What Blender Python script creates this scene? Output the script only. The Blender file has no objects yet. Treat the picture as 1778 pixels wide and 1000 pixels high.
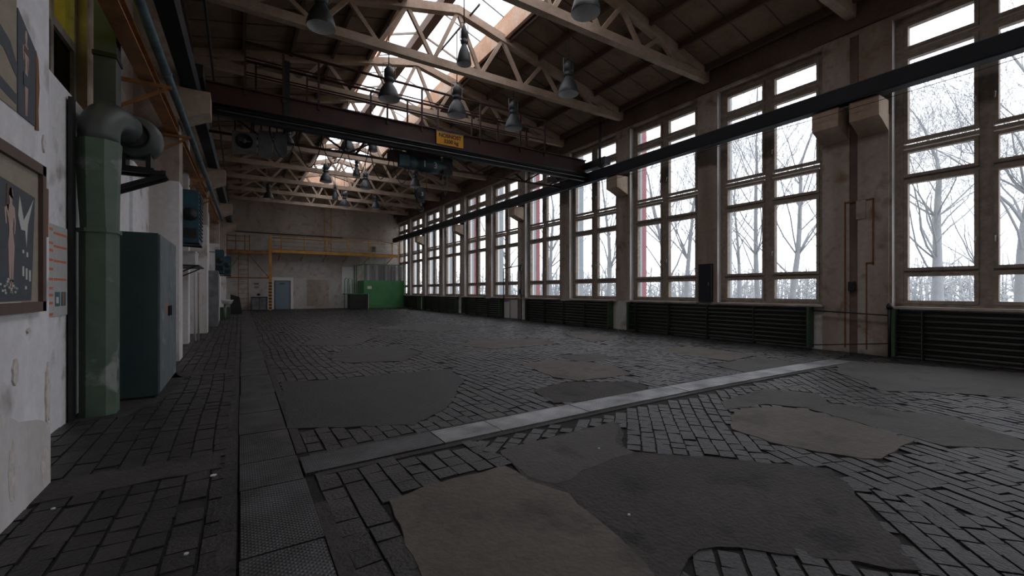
import bpy, math, random
from mathutils import Vector, Matrix
PI = math.pi
random.seed(7)
scn = bpy.context.scene
COL = scn.collection

# ------------------------------------------------------------------ camera, sky, exposure
H = 1.35                                   # eye height
YAW = math.radians(32.3)                   # looking right of the hall axis (+Y)
cam_d = bpy.data.cameras.new('camera'); cam = bpy.data.objects.new('camera', cam_d); COL.objects.link(cam)
cam.location = (0, 0, H); cam.rotation_euler = (PI/2, 0, -YAW)
cam_d.sensor_width = 36; cam_d.lens = 36*754/1778; cam_d.shift_y = 5/1778
cam_d.clip_end = 400; cam_d.clip_start = 0.05
scn.camera = cam
w = bpy.data.worlds.new('overcast_sky'); scn.world = w; w.use_nodes = True
bg = w.node_tree.nodes['Background']; bg.inputs[0].default_value = (0.93, 0.945, 1.0, 1); bg.inputs[1].default_value = 2.25
vs = scn.view_settings; vs.view_transform = 'Standard'; vs.look = 'None'; vs.gamma = 1; vs.use_curve_mapping = False
vs.exposure = 0.55
scn.cycles.max_bounces = 8; scn.cycles.diffuse_bounces = 4; scn.cycles.transparent_max_bounces = 16
scn.cycles.use_denoising = True
def portal(name, loc, rot, sx, sy):
    l = bpy.data.lights.new(name, 'AREA'); l.shape = 'RECTANGLE'; l.size = sx; l.size_y = sy
    l.cycles.is_portal = True
    o = bpy.data.objects.new(name, l); o.location = loc; o.rotation_euler = rot; COL.objects.link(o)
portal('window_daylight', (11.93, 13.2, 4), (0, PI/2, 0), 6.4, 47)
portal('skylight_daylight', (5.05, 11.5, 9.95), (0, 0, 0), 3.3, 39.5)

# ------------------------------------------------------------------ materials
MATS = {}
K = 1.18                                   # overall gain of the noted colours
def mat(name, col, rough=.8, var=0.0, col2=None, scale=3.0, metal=0.0, bump=0.0, bscale=30.0, spec=.5, island=0.0,
        streak=False, grime=None, gscale=.8, glo=.5, ghi=.7):
    if name.startswith(('paving', 'floor_')): K_ = .64
    elif name in ('misty_thicket', 'misty_ground'): K_ = .74
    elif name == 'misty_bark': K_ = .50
    elif name.startswith('cladding'): K_ = .56
    else: K_ = K
    cl = lambda c, k: None if c is None else tuple(min(.82, v*k) for v in c)
    col, col2, grime = cl(col, K_), cl(col2, K_), cl(grime, K_)
    m = bpy.data.materials.new(name); m.use_nodes = True; nt = m.node_tree; N = nt.nodes; L = nt.links
    p = N['Principled BSDF']; p.inputs['Roughness'].default_value = rough; p.inputs['Metallic'].default_value = metal
    p.inputs['Specular IOR Level'].default_value = spec
    c = (*col, 1)
    geo = N.new('ShaderNodeNewGeometry')
    src = None
    def noise(sc, det=5, vec=None):
        n = N.new('ShaderNodeTexNoise'); n.inputs['Scale'].default_value = sc; n.inputs['Detail'].default_value = det
        L.new(vec or geo.outputs['Position'], n.inputs['Vector']); return n.outputs['Fac']
    def ramp(fac, lo, hi):
        r = N.new('ShaderNodeMapRange'); r.inputs[1].default_value = lo; r.inputs[2].default_value = hi
        L.new(fac, r.inputs[0]); return r.outputs[0]
    def mix(a, b, f):
        x = N.new('ShaderNodeMix'); x.data_type = 'RGBA'
        for v, s in ((a, x.inputs[6]), (b, x.inputs[7])):
            if isinstance(v, tuple): s.default_value = v
            else: L.new(v, s)
        if isinstance(f, float): x.inputs[0].default_value = f
        else: L.new(f, x.inputs[0])
        return x.outputs[2]
    out = c
    if col2 is not None:
        vec = None
        if streak:
            mp = N.new('ShaderNodeMapping'); mp.inputs['Scale'].default_value = (1, 1, .15); L.new(geo.outputs['Position'], mp.inputs[0]); vec = mp.outputs[0]
        out = mix(out, (*col2, 1), ramp(noise(scale, 6, vec), .38, .66))
    if grime is not None:
        out = mix(out, (*grime, 1), ramp(noise(gscale, 8), glo, ghi))
    if var or island:
        hsv = N.new('ShaderNodeHueSaturation')
        if isinstance(out, tuple): hsv.inputs['Color'].default_value = out
        else: L.new(out, hsv.inputs['Color'])
        if island:
            r = ramp(geo.outputs['Random Per Island'], 0, 1); r.node.inputs[3].default_value = 1-island; r.node.inputs[4].default_value = 1+island
        else:
            r = ramp(noise(12, 8), .3, .7); r.node.inputs[3].default_value = 1-var; r.node.inputs[4].default_value = 1+var
        L.new(r, hsv.inputs['Value']); out = hsv.outputs[0]
    if isinstance(out, tuple): p.inputs['Base Color'].default_value = out
    else: L.new(out, p.inputs['Base Color'])
    if bump:
        b = N.new('ShaderNodeBump'); b.inputs['Strength'].default_value = bump; b.inputs['Distance'].default_value = .02
        L.new(noise(bscale, 6), b.inputs['Height']); L.new(b.outputs[0], p.inputs['Normal'])
    MATS[name] = m
    return m
plaster = mat('plaster', (.60, .58, .57), .9, .06, (.46, .43, .40), 1.6, bump=.25, bscale=12, streak=True, grime=(.22, .17, .13), gscale=1.3, glo=.56, ghi=.74)
plaster_w = mat('white_plaster', (.69, .68, .69), .9, .06, (.60, .58, .575), 1.8, bump=.4, bscale=9, streak=True, grime=(.24, .20, .17), gscale=2.6, glo=.555, ghi=.74)
plaster_b = mat('back_plaster', (.44, .38, .33), .9, .07, (.33, .27, .22), .7, bump=.2, bscale=8, streak=True, grime=(.26, .20, .16), gscale=2.6, glo=.52, ghi=.76)
plaster_l = mat('pale_back_plaster', (.52, .49, .455), .9, .08, (.42, .38, .34), .9, bump=.2, bscale=8, grime=(.32, .28, .24), gscale=3.0, glo=.52, ghi=.76)
bare = mat('bare_render', (.50, .45, .41), .95, .1, (.62, .58, .55), 22, bump=.4)
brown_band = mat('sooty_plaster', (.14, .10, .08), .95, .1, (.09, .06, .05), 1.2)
piermat = mat('stained_pier', (.36, .31, .27), .9, .08, (.24, .18, .14), 1.4, bump=.25, bscale=14, streak=True, grime=(.18, .12, .075), gscale=3.2, glo=.54, ghi=.74)
reveal = mat('reveal_white', (.68, .67, .66), .9, .05)
conc = mat('tan_concrete', (.40, .31, .235), .9, .08, (.30, .22, .16), 2.0, bump=.2, bscale=20)
roofm = mat('roof_board', (.20, .135, .085), .9, .1, (.14, .095, .062), 1.6, bump=.1)
purl = mat('dark_purlin', (.085, .055, .04), .85, .1)
curbm = mat('orange_curb', (.55, .33, .20), .85, .08, (.62, .48, .38), 1.5)
woodf = mat('weathered_frame', (.27, .225, .185), .75, .1, (.20, .16, .125), 9.0, bump=.15, bscale=25)
sillm = mat('sill_stone', (.40, .35, .31), .7, .08, (.26, .20, .17), 3)
railm = mat('black_blue_steel', (.009, .012, .017), .7, .1, metal=.0)
redm = mat('oxide_red_steel', (.055, .018, .014), .6, .12, (.035, .013, .011), 2.5)
blackm = mat('black_steel', (.012, .012, .013), .5, .1)
greym = mat('grey_steel', (.16, .165, .17), .55, .1, (.10, .10, .10), 4)
lampm = mat('lamp_enamel', (.032, .036, .038), .5, .08)
lampw = mat('lamp_white_enamel', (.61, .61, .61), .5, .04)
yel = mat('yellow_paint', (.50, .25, .045), .6, .1, (.36, .16, .03), 3)
orangeb = mat('orange_beam_paint', (.30, .13, .035), .6, .12, (.18, .075, .025), 3.5)
tealp = mat('teal_pipe_paint', (.08, .135, .15), .55, .1, (.05, .085, .095), 4)
signy = mat('sign_yellow', (.60, .27, .012), .5)
ductm = mat('duct_green', (.085, .125, .085), .5, .08, (.055, .085, .058), 2.2, bump=.05, grime=(.22, .24, .22), gscale=2.3, glo=.60, ghi=.66)
ductg = mat('duct_grey', (.075, .085, .078), .45, .08, (.04, .045, .043), 3)
cabm = mat('cabinet_teal', (.030, .055, .055), .5, .06, (.022, .042, .045), 2)
cabd = mat('cabinet_door_worn', (.13, .15, .16), .5, .1, (.08, .10, .105), 3, grime=(.24, .24, .25), gscale=4, glo=.58, ghi=.68)
heat = mat('heater_blue', (.022, .075, .105), .5, .1, (.015, .045, .06), 3)
radm = mat('radiator_dark', (.030, .036, .026), .55, .15)
radg = mat('radiator_end_green', (.035, .07, .035), .55, .1)
boothg = mat('booth_green', (.075, .26, .095), .6, .08, (.055, .19, .07), 1.0)
frameg = mat('green_frame', (.05, .16, .07), .6)
bluedoor = mat('door_grey_blue', (.17, .22, .27), .6, .05)
whitem = mat('white_paint', (.6, .6, .6), .7, .04)
wornw = mat('worn_white', (.42, .41, .40), .7, .08)
curtain = mat('curtain_cloth', (.46, .43, .43), .9, .1, (.62, .52, .49), 3, streak=True)
mortar = mat('dirt_joint', (.018, .016, .015), .95, .2, bump=.3)
block = mat('paving_block', (.060, .053, .049), .44, 0, (.042, .038, .037), 2.2, bump=.55, bscale=45, island=.26, spec=.45, grime=(.085, .078, .072), gscale=.9, glo=.52, ghi=.7)
conc_l = mat('floor_concrete_light', (.185, .162, .135), .8, .12, (.145, .125, .102), 1.3, bump=.5, bscale=28, grime=(.075, .064, .055), gscale=2.1, glo=.56, ghi=.72)
conc_m = mat('floor_concrete_mid', (.115, .104, .092), .75, .12, (.085, .077, .069), 1.1, bump=.5, bscale=28, grime=(.05, .045, .04), gscale=2.4, glo=.55, ghi=.7)
asph = mat('floor_asphalt', (.078, .067, .058), .8, .2, (.055, .048, .043), 1.5, bump=.8, bscale=35, grime=(.022, .02, .019), gscale=3.1, glo=.57, ghi=.67)
asph_d = mat('floor_oil_dark', (.036, .035, .035), .6, .2, (.052, .049, .046), 1.5, bump=.4, bscale=35)
barkm = mat('misty_bark', (.52, .54, .56), .95, .08)  # outdoor haze is put into this pale bark colour
thick = mat('misty_thicket', (.58, .6, .61), .95, .08)  # paled so the colour carries the haze over the treeline
groundm = mat('misty_ground', (.52, .54, .55), .95, .05)  # fog outside is put into the pale ground colour
finw = mat('cladding_white', (.62, .70, .74), .6)
finr = mat('cladding_red', (.60, .22, .24), .6)
rubber = mat('black_cable', (.015, .015, .015), .6)
rust = mat('rust_stain', (.17, .065, .03), .9, .15)
skin = mat('poster_skin', (.42, .30, .25), .7, .05)
pdark = mat('poster_dark', (.055, .065, .075), .6, .1)
ptan = mat('poster_tan', (.28, .24, .18), .8, .1)
pframe = mat('picture_frame_brown', (.10, .065, .05), .6, .1)
ppaper = mat('old_paper', (.40, .40, .39), .8, .06)
porange = mat('orange_print', (.55, .15, .06), .8)
plight = mat('poster_pale', (.50, .50, .46), .8)
pwood = mat('torn_wood', (.20, .10, .05), .85, .15)
teald = mat('teal_dark', (.03, .06, .065), .5)

def tread():
    m = bpy.data.materials.new('tread_plate'); m.use_nodes = True; N = m.node_tree.nodes; L = m.node_tree.links
    p = N['Principled BSDF']; p.inputs['Metallic'].default_value = .75; p.inputs['Roughness'].default_value = .42
    g = N.new('ShaderNodeNewGeometry'); n = N.new('ShaderNodeTexNoise'); n.inputs['Scale'].default_value = 2.5; n.inputs['Detail'].default_value = 8
    L.new(g.outputs['Position'], n.inputs['Vector'])
    r = N.new('ShaderNodeValToRGB'); r.color_ramp.elements[0].color = (.055, .055, .055, 1); r.color_ramp.elements[1].color = (.15, .15, .155, 1)
    r.color_ramp.elements[0].position = .35; r.color_ramp.elements[1].position = .7
    L.new(n.outputs['Fac'], r.inputs[0]); L.new(r.outputs[0], p.inputs['Base Color'])
    # diamond tread: product of two crossed waves
    outs = []
    for a in (PI/4, -PI/4):
        mp = N.new('ShaderNodeMapping'); mp.inputs['Rotation'].default_value = (0, 0, a); mp.inputs['Scale'].default_value = (1, 1, 1)
        L.new(g.outputs['Position'], mp.inputs[0])
        wv = N.new('ShaderNodeTexWave'); wv.inputs['Scale'].default_value = 14; L.new(mp.outputs[0], wv.inputs['Vector']); outs.append(wv.outputs['Fac'])
    mul = N.new('ShaderNodeMath'); mul.operation = 'MULTIPLY'; L.new(outs[0], mul.inputs[0]); L.new(outs[1], mul.inputs[1])
    b = N.new('ShaderNodeBump'); b.inputs['Strength'].default_value = .5; b.inputs['Distance'].default_value = .006
    L.new(mul.outputs[0], b.inputs['Height']); L.new(b.outputs[0], p.inputs['Normal'])
    return m
treadm = tread()
sheent = tread(); sheent.name = 'window_sheen_plate'  # brighter copy: window reflection is put into the plate colour
_r = [n for n in sheent.node_tree.nodes if n.type == 'VALTORGB'][0]; _r.color_ramp.elements[0].color = (.13, .13, .13, 1); _r.color_ramp.elements[1].color = (.42, .42, .42, 1)
def glassm(name, tint, gl=.05, diff=None):
    m = bpy.data.materials.new(name); m.use_nodes = True; N = m.node_tree.nodes; L = m.node_tree.links
    for n in list(N): N.remove(n)
    o = N.new('ShaderNodeOutputMaterial'); t = N.new('ShaderNodeBsdfTransparent'); t.inputs[0].default_value = (*tint, 1)
    g = N.new('ShaderNodeBsdfGlossy'); g.inputs['Roughness'].default_value = .05; g.inputs[0].default_value = (1, 1, 1, 1)
    x = N.new('ShaderNodeMixShader'); x.inputs[0].default_value = gl
    L.new(t.outputs[0], x.inputs[1]); L.new(g.outputs[0], x.inputs[2])
    if diff:
        d = N.new('ShaderNodeBsdfTranslucent'); d.inputs[0].default_value = (.9, .9, .9, 1)
        y = N.new('ShaderNodeMixShader'); y.inputs[0].default_value = diff
        L.new(x.outputs[0], y.inputs[1]); L.new(d.outputs[0], y.inputs[2]); x = y
    L.new(x.outputs[0], o.inputs[0]); return m
glass = glassm('window_glass', (.95, .96, .97))
glass_sky = glassm('skylight_glass', (.93, .93, .95), .03, .12)
glass_yel = glassm('yellow_glass', (.32, .32, .12), .03)
glass_drk = glassm('dirty_dark_glass', (.03, .035, .03), .08)
glass_dusty = glassm('dusty_glass', (.75, .77, .78), .06, .12)

# ------------------------------------------------------------------ geometry helpers
class MB:
    def __init__(s): s.v = []; s.f = []; s.m = []; s.mats = []; s.sm = []
    def mi(s, m):
        if m not in s.mats: s.mats.append(m)
        return s.mats.index(m)
    def face(s, idx, m, smooth=False): s.f.append(idx); s.m.append(s.mi(m)); s.sm.append(smooth)
    def hexa(s, pts, m):
        b = len(s.v); s.v += [tuple(p) for p in pts]
        for q in ((0, 3, 2, 1), (4, 5, 6, 7), (0, 1, 5, 4), (1, 2, 6, 5), (2, 3, 7, 6), (3, 0, 4, 7)):
            s.face([b+i for i in q], m)
    def box(s, x0, x1, y0, y1, z0, z1, m):
        if x0 > x1: x0, x1 = x1, x0
        if y0 > y1: y0, y1 = y1, y0
        if z0 > z1: z0, z1 = z1, z0
        s.hexa([(x0, y0, z0), (x1, y0, z0), (x1, y1, z0), (x0, y1, z0), (x0, y0, z1), (x1, y0, z1), (x1, y1, z1), (x0, y1, z1)], m); return s
    def bar(s, a, b, wd, ht, m, up=(0, 0, 1)):      # rectangular bar between two points
        a = Vector(a); b = Vector(b); d = (b-a).normalized(); u = Vector(up)
        sd = d.cross(u)
        if sd.length < 1e-4: sd = d.cross(Vector((0, 1, 0)))
        sd.normalize(); u = sd.cross(d).normalized(); sd *= wd/2; u *= ht/2
        s.hexa([a-sd-u, a+sd-u, b+sd-u, b-sd-u, a-sd+u, a+sd+u, b+sd+u, b-sd+u], m); return s
    def tube(s, pts, r, m, n=8, caps=True):
        pts = [Vector(p) for p in pts]; k = len(pts); rr = r if isinstance(r, (list, tuple)) else [r]*k
        base = len(s.v); prev = None
        for i, p in enumerate(pts):
            d = (pts[min(i+1, k-1)]-pts[max(i-1, 0)]).normalized()
            if prev is None:
                a = d.cross(Vector((0, 0, 1)))
                if a.length < .1: a = d.cross(Vector((0, 1, 0)))
            else: a = prev-d*prev.dot(d)
            a.normalize(); prev = a; c = d.cross(a)
            for j in range(n):
                t = 2*PI*j/n; s.v.append(tuple(p+(a*math.cos(t)+c*math.sin(t))*rr[i]))
        for i in range(k-1):
            for j in range(n):
                q = base+i*n; s.face([q+j, q+(j+1) % n, q+n+(j+1) % n, q+n+j], m, True)
        if caps:
            s.face([base+j for j in range(n)][::-1], m); s.face([base+(k-1)*n+j for j in range(n)], m)
        return s
    def lathe(s, prof, c, m, n=20, axis='z', ms=None):   # prof = [(r, h)...]
        base = len(s.v)
        for r, h in prof:
            for j in range(n):
                t = 2*PI*j/n; a, b = r*math.cos(t), r*math.sin(t)
                p = {'z': (a, b, h), 'y': (a, h, b), 'x': (h, a, b)}[axis]
                s.v.append((c[0]+p[0], c[1]+p[1], c[2]+p[2]))
        for i in range(len(prof)-1):
            mm = ms[i] if ms else m
            for j in range(n):
                q = base+i*n; s.face([q+j, q+(j+1) % n, q+n+(j+1) % n, q+n+j], mm, True)
        return s
    def prism(s, poly, axis, a, b, m):                  # poly in the other two axes, extruded from a to b
        base = len(s.v); n = len(poly)
        for t in (a, b):
            for u, v in poly:
                s.v.append({'x': (t, u, v), 'y': (u, t, v), 'z': (u, v, t)}[axis])
        s.face([base+i for i in range(n)][::-1], m); s.face([base+n+i for i in range(n)], m)
        for i in range(n): s.face([base+i, base+(i+1) % n, base+n+(i+1) % n, base+n+i], m)
        return s
    def build(s, name, parent=None, fix=True):
        me = bpy.data.meshes.new(name)
        org = (0, 0, 0)
        if parent is None and s.v:                      # origin at the base centre
            xs, ys, zs = zip(*s.v); org = ((min(xs)+max(xs))/2, (min(ys)+max(ys))/2, min(zs))
        elif parent is not None:
            p = parent; o = Vector((0, 0, 0))
            while p is not None: o += Vector(p.location); p = p.parent
            org = tuple(o)
        me.from_pydata([(a-org[0], b-org[1], c-org[2]) for a, b, c in s.v], [], s.f)
        for m in s.mats: me.materials.append(m)
        me.polygons.foreach_set('material_index', s.m); me.polygons.foreach_set('use_smooth', s.sm)
        if fix:
            import bmesh
            bm = bmesh.new(); bm.from_mesh(me); bmesh.ops.recalc_face_normals(bm, faces=bm.faces); bm.to_mesh(me); bm.free()
        me.update()
        o = bpy.data.objects.new(name, me); COL.objects.link(o)
        if parent is not None: o.parent = parent
        else: o.location = org
        return o
def tag(o, label=None, cat=None, group=None, kind=None):
    if label: o['label'] = label
    if cat: o['category'] = cat
    if group: o['group'] = group
    if kind: o['kind'] = kind
    return o
def root(name, loc, label, cat, group=None):
    o = bpy.data.objects.new(name, None); o.location = loc; o.empty_display_size = .2; COL.objects.link(o)
    return tag(o, label, cat, group)
def struct(o): o['kind'] = 'structure'; return o
def dup_tree(r, loc, label, group=None):
    c = r.copy(); COL.objects.link(c); c.location = loc; c['label'] = label
    if group: c['group'] = group
    for ch in r.children:
        d = ch.copy(); COL.objects.link(d); d.parent = c
        for g in ch.children:
            e = g.copy(); COL.objects.link(e); e.parent = d
    return c
def text_mesh(body, size, m, name, parent, matrix, ext=.002, bold=0.0):
    cu = bpy.data.curves.new(name, 'FONT'); cu.body = body; cu.size = size; cu.extrude = ext; cu.offset = bold
    cu.align_x = 'CENTER'; cu.align_y = 'CENTER'
    t = bpy.data.objects.new(name, cu); COL.objects.link(t)
    bpy.context.view_layer.update()
    me = bpy.data.meshes.new_from_object(t.evaluated_get(bpy.context.evaluated_depsgraph_get()))
    bpy.data.objects.remove(t); me.materials.clear(); me.materials.append(m); me.name = name
    o = bpy.data.objects.new(name, me); COL.objects.link(o)
    p = parent; off = Vector((0, 0, 0))
    while p is not None: off += Vector(p.location); p = p.parent
    me.transform(Matrix.Translation(-off) @ matrix)
    if parent is not None: o.parent = parent
    return o
SY, CY = math.sin(YAW), math.cos(YAW)
def fl(px, py, z=0.0):                                  # floor point seen at a pixel (measured positions)
    D = (H-z)*754/(py-505); u = (px-889)/754
    return (D*(SY+CY*u), D*(CY-SY*u))
def LX(y): return .02*(y-6)                             # the left wall runs slightly inwards

XR, YB = 11.4, 36.1
Y0 = -9.6                                  # the hall goes on behind the camera
WC = [2.08]+[5.94+3.22*k for k in range(10)]+[-1.14, -4.36, -7.58]            # window centres along the right wall; last three unseen, added for daylight
ROOF_END, PEAK, XC = 7.36, 8.86, 5.05
def zr(x): return PEAK-.235*abs(x-XC)                   # underside of the top chords

# ------------------------------------------------------------------ floor
def inpoly(x, y, P):
    c = False; j = len(P)-1
    for i in range(len(P)):
        xi, yi = P[i]; xj, yj = P[j]
        if (yi > y) != (yj > y) and x < (xj-xi)*(y-yi)/(yj-yi)+xi: c = not c
        j = i
    return c
def pxpoly(*pts): return [fl(a, b) for a, b in pts]
patches = [
 (pxpoly((675, 868), (760, 838), (880, 808), (920, 832), (985, 858), (1030, 893), (1070, 935), (1120, 975), (1150, 1060), (745, 1060), (700, 930)), conc_l, .004),
 (pxpoly((868, 782), (940, 764), (1070, 731), (1082, 745), (1078, 772), (1092, 785), (1200, 792), (1330, 803), (1440, 815), (1470, 838), (1530, 905), (1590, 975), (1600, 992), (1440, 972), (1280, 948), (1215, 955), (1180, 985), (1150, 1040), (1110, 990), (1060, 940), (1020, 893), (975, 858), (915, 832)), asph, .003),
 (pxpoly((866, 783), (940, 765), (1065, 732), (1078, 745), (1070, 768), (1100, 785), (1010, 820), (965, 842), (915, 830)), conc_m, .0045),
 (pxpoly((1265, 722), (1290, 709), (1340, 706), (1400, 712), (1480, 732), (1585, 764), (1560, 775), (1545, 790), (1530, 797), (1500, 798), (1420, 786), (1340, 768), (1275, 746)), conc_l, .006),
 (pxpoly((1250, 697), (1330, 675), (1420, 683), (1440, 700), (1540, 712), (1650, 722), (1790, 770), (1790, 782), (1640, 775), (1540, 748), (1400, 708), (1330, 702), (1262, 712)), conc_m, .003),
 (pxpoly((1462, 626), (1560, 632), (1800, 650), (1900, 700), (1640, 682), (1525, 678), (1500, 662), (1450, 646)), conc_m, .004),
 (pxpoly((565, 620), (600, 606), (690, 600), (735, 612), (700, 627), (600, 630)), conc_m, .003),
 (pxpoly((487, 662), (560, 660), (780, 640), (805, 660), (780, 705), (720, 738), (500, 744)), asph_d, .003),
 (pxpoly((905, 632), (958, 624), (1060, 632), (1100, 650), (1005, 661), (960, 655)), conc_l, .004),
 (pxpoly((965, 617), (1040, 613), (1072, 624), (1010, 629)), conc_m, .003),
 (pxpoly((980, 580), (1000, 576), (1085, 587), (1030, 594)), conc_l, .004),
 (pxpoly((1138, 608), (1190, 601), (1315, 616), (1265, 627)), conc_l, .003),
 (pxpoly((795, 600), (830, 588), (945, 588), (968, 597), (860, 606)), conc_l, .003),
 (pxpoly((1230, 632), (1320, 622), (1400, 630), (1310, 650)), conc_m, .003),
 (pxpoly((925, 678), (980, 664), (1095, 662), (1130, 672), (1060, 694), (960, 700)), asph, .003),
 (pxpoly((520, 600), (540, 588), (650, 585), (620, 600)), conc_m, .003),
 (pxpoly((640, 570), (720, 562), (860, 566), (760, 577)), conc_m, .003),
 ([(-1.7, 3.92), (-.12, 3.98), (-.12, 4.36), (-1.7, 4.34)], asph, .003),
 ([(-1.7, 8.5), (-.12, 8.5), (-.12, 8.95), (-1.7, 8.9)], asph, .003),
 ([(-1.7, 6.2), (-1.05, 6.15), (-.8, 6.9), (-.7, 8.4), (-1.0, 9.5), (-1.7, 9.5)], asph, .003),
]
def rough_poly(P, amp=.022, step=.10):
    out = []; n = len(P)
    for i in range(n):
        a = Vector(P[i]); b = Vector(P[(i+1) % n]); d = b-a; k = max(1, int(d.length/step))
        nr = Vector((-d.y, d.x)).normalized() if d.length > 0 else Vector((0, 0))
        for j in range(k):
            q = a+d*(j/k)+nr*random.uniform(-amp, amp); out.append((q.x, q.y))
    return out
SX0, SX1 = -.01, .38
fm = MB()
fm.box(-2.0, 12.2, Y0-.3, YB+.4, -.2, -.014, mortar)
rp = []
for y in range(-8, 36):                    # concrete kerbs of the channels
    for xa, xb in ((SX0-.10, SX0-.012), (SX1+.012, SX1+.09)):
        if xa > 0 and 3 <= y < 4: continue
        fm.hexa([(xa+.006*y, y, -.014), (xb+.006*y, y, -.014), (xb+.006*(y+1), y+1, -.014), (xa+.006*(y+1), y+1, -.014), (xa+.006*y, y, .001), (xb+.006*y, y, .001), (xb+.006*(y+1), y+1, .001), (xa+.006*(y+1), y+1, .001)], asph if y % 3 else asph_d)
for i in range(19):
    xa, xb = .5+i*.5, 1.0+i*.5; f1 = lambda x: 3.5+.13*math.sin(PI*(x-.4)/9.6)
    for o1, o2 in ((-.08, -.01), (.37, .44)):
        fm.hexa([(xa, f1(xa)+o1, -.014), (xb, f1(xb)+o1, -.014), (xb, f1(xb)+o2, -.014), (xa, f1(xa)+o2, -.014), (xa, f1(xa)+o1, .001), (xb, f1(xb)+o1, .001), (xb, f1(xb)+o2, .001), (xa, f1(xa)+o2, .001)], asph if i % 4 else asph_d)
for P, m, z in patches:
    Q = rough_poly(P); rp.append(Q)
    b = len(fm.v); n = len(Q)
    fm.v += [(x, y, -.014) for x, y in Q]+[(x, y, z) for x, y in Q]
    fm.face([b+n+i for i in range(n)], m)
    for i in range(n): fm.face([b+i, b+(i+1) % n, b+n+(i+1) % n, b+n+i], m)
bb = [(min(p[0] for p in Q), max(p[0] for p in Q), min(p[1] for p in Q), max(p[1] for p in Q)) for Q in rp]
def skip(x, y):
    if SX0-.03+.006*y < x < SX1+.03+.006*y: return True
    if x > SX1 and x < 10.0 and 3.44 < y < 3.92: return True
    if not (-1.75 < x < 11.42 and Y0 < y < YB): return True
    for Q, (a, b2, c, d) in zip(rp, bb):
        if a < x < b2 and c < y < d and inpoly(x, y, Q): return True
    return False
def blocks(test, ang, wd, ln, ox, oy, nx, ny, g=.009, wob=.0):
    ca, sa = math.cos(ang), math.sin(ang)
    for i in range(-nx, nx):
        off = random.random()*ln
        for j in range(-ny, ny):
            u = i*wd; v = j*ln+off+random.uniform(-.012, .012)
            u += wob*math.sin(v*1.7+i*.2)
            x = ox+u*ca-v*sa; y = oy+u*sa+v*ca
            if not test(x, y) or skip(x, y): continue
            if random.random() < .004: continue
            hw = (wd-g*random.uniform(1.2, 2.4))/2; hl = (ln-g*random.uniform(.4, 1.2))/2; h = random.uniform(-.004, .003)
            tx, ty = random.uniform(-.003, .003), random.uniform(-.003, .003)
            q = []
            for a, b in ((-hw, -hl), (hw, -hl), (hw, hl), (-hw, hl)):
                a += random.uniform(-.002, .002); b += random.uniform(-.002, .002)
                q.append((x+a*ca-b*sa, y+a*sa+b*ca, h+tx*a/hw+ty*b/hl*.6))
            k = len(fm.v); fm.v += [(p[0], p[1], -.016) for p in q]+q
            fm.face([k+4, k+5, k+6, k+7], block)
            for a in range(4): fm.face([k+a, k+(a+1) % 4, k+4+(a+1) % 4, k+4+a], block)
def zone_diag(x, y): return -1.5 < y < 3.46 and x > 1.75 and not zone_far(x, y)
def zone_far(x, y): return y < 1.9 and x > 3.55+max(0, (1.5-y))*.3 and y < 3.46
blocks(lambda x, y: y >= 3.9 and x > SX1, 0, .135, .20, 5, 18, 60, 110, wob=.02)
blocks(lambda x, y: x < SX0, 0, .150, .17, -1, 18, 12, 125, wob=.01)
blocks(lambda x, y: y < 3.46 and SX1 < x <= 1.75, 0, .150, .165, 1, 2, 12, 24)
blocks(zone_diag, math.radians(-48), .125, .135, 5, 1, 65, 65, wob=.02)
blocks(zone_far, math.radians(-22), .115, .19, 7, 0, 70, 40, wob=.015)
floor = struct(fm.build('floor', fix=False))

# steel cover plates (each a thing)
def plate(name, pts, z, label, group, mt=None):
    m = MB(); b = 0; m.prism(pts, 'z', -.012, z, mt or treadm); o = m.build(name); return tag(o, label, 'floor cover plate', group)
ys = [-.6, 1.1, 2.55, 3.42, 3.95, 4.75, 5.55, 6.55, 8.0, 9.6, 11.2, 12.9, 14.6, 16.5, 18.6, 20.8, 23.2, 25.8, 28.6, 31.5, 34.8]
names = ['at the bottom picture edge', 'second nearest the camera', 'short piece before the crossing', 'piece at the side channel', 'first piece past the crossing', 'second piece past the crossing', 'third piece past the crossing', 'level with the dark teal cabinet', 'just past the dark teal cabinet'] + \
        ['%s piece beyond the dark teal cabinet' % w for w in ('third', 'fourth', 'fifth', 'sixth', 'seventh', 'eighth', 'ninth', 'tenth', 'eleventh', 'twelfth', 'thirteenth')]
for i in range(len(ys)-1):
    y0, y1 = ys[i], ys[i+1]-.012; j = random.uniform(-.008, .008); z = .012+random.uniform(-.002, .004)
    dx0, dx1 = .006*y0, .006*y1
    plate('channel_cover_plate', [(SX0+dx0+j, y0), (SX1+dx0+j, y0), (SX1+dx1+j, y1), (SX0+dx1+j, y1)], z,
          'dark steel tread plate over the lengthwise floor channel, '+names[i], 'plates over the lengthwise channel')
xs = [.42, 1.55, 2.15, 3.3, 4.3, 5.1, 6.1, 7.2, 8.4, 9.9]
nm = ['leftmost one', 'second from the lengthwise channel', 'third from the lengthwise channel', 'fourth from the lengthwise channel', 'shiny middle piece', 'piece right of the shiny middle one', 'fourth from the window wall', 'third from the window wall', 'last one before the window wall']
for i in range(len(xs)-1):
    x0, x1 = xs[i], xs[i+1]-.01; yy = lambda x: 3.5+.13*math.sin(PI*(x-.4)/9.6)
    plate('channel_cover_plate', [(x0, yy(x0)), (x1, yy(x1)), (x1, yy(x1)+.36), (x0, yy(x0)+.36)], .013+random.uniform(-.003, .003),
          'grey plate over the side channel, '+nm[i], 'plates over the crossing side channel', treadm if i < 1 else sheent)

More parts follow.
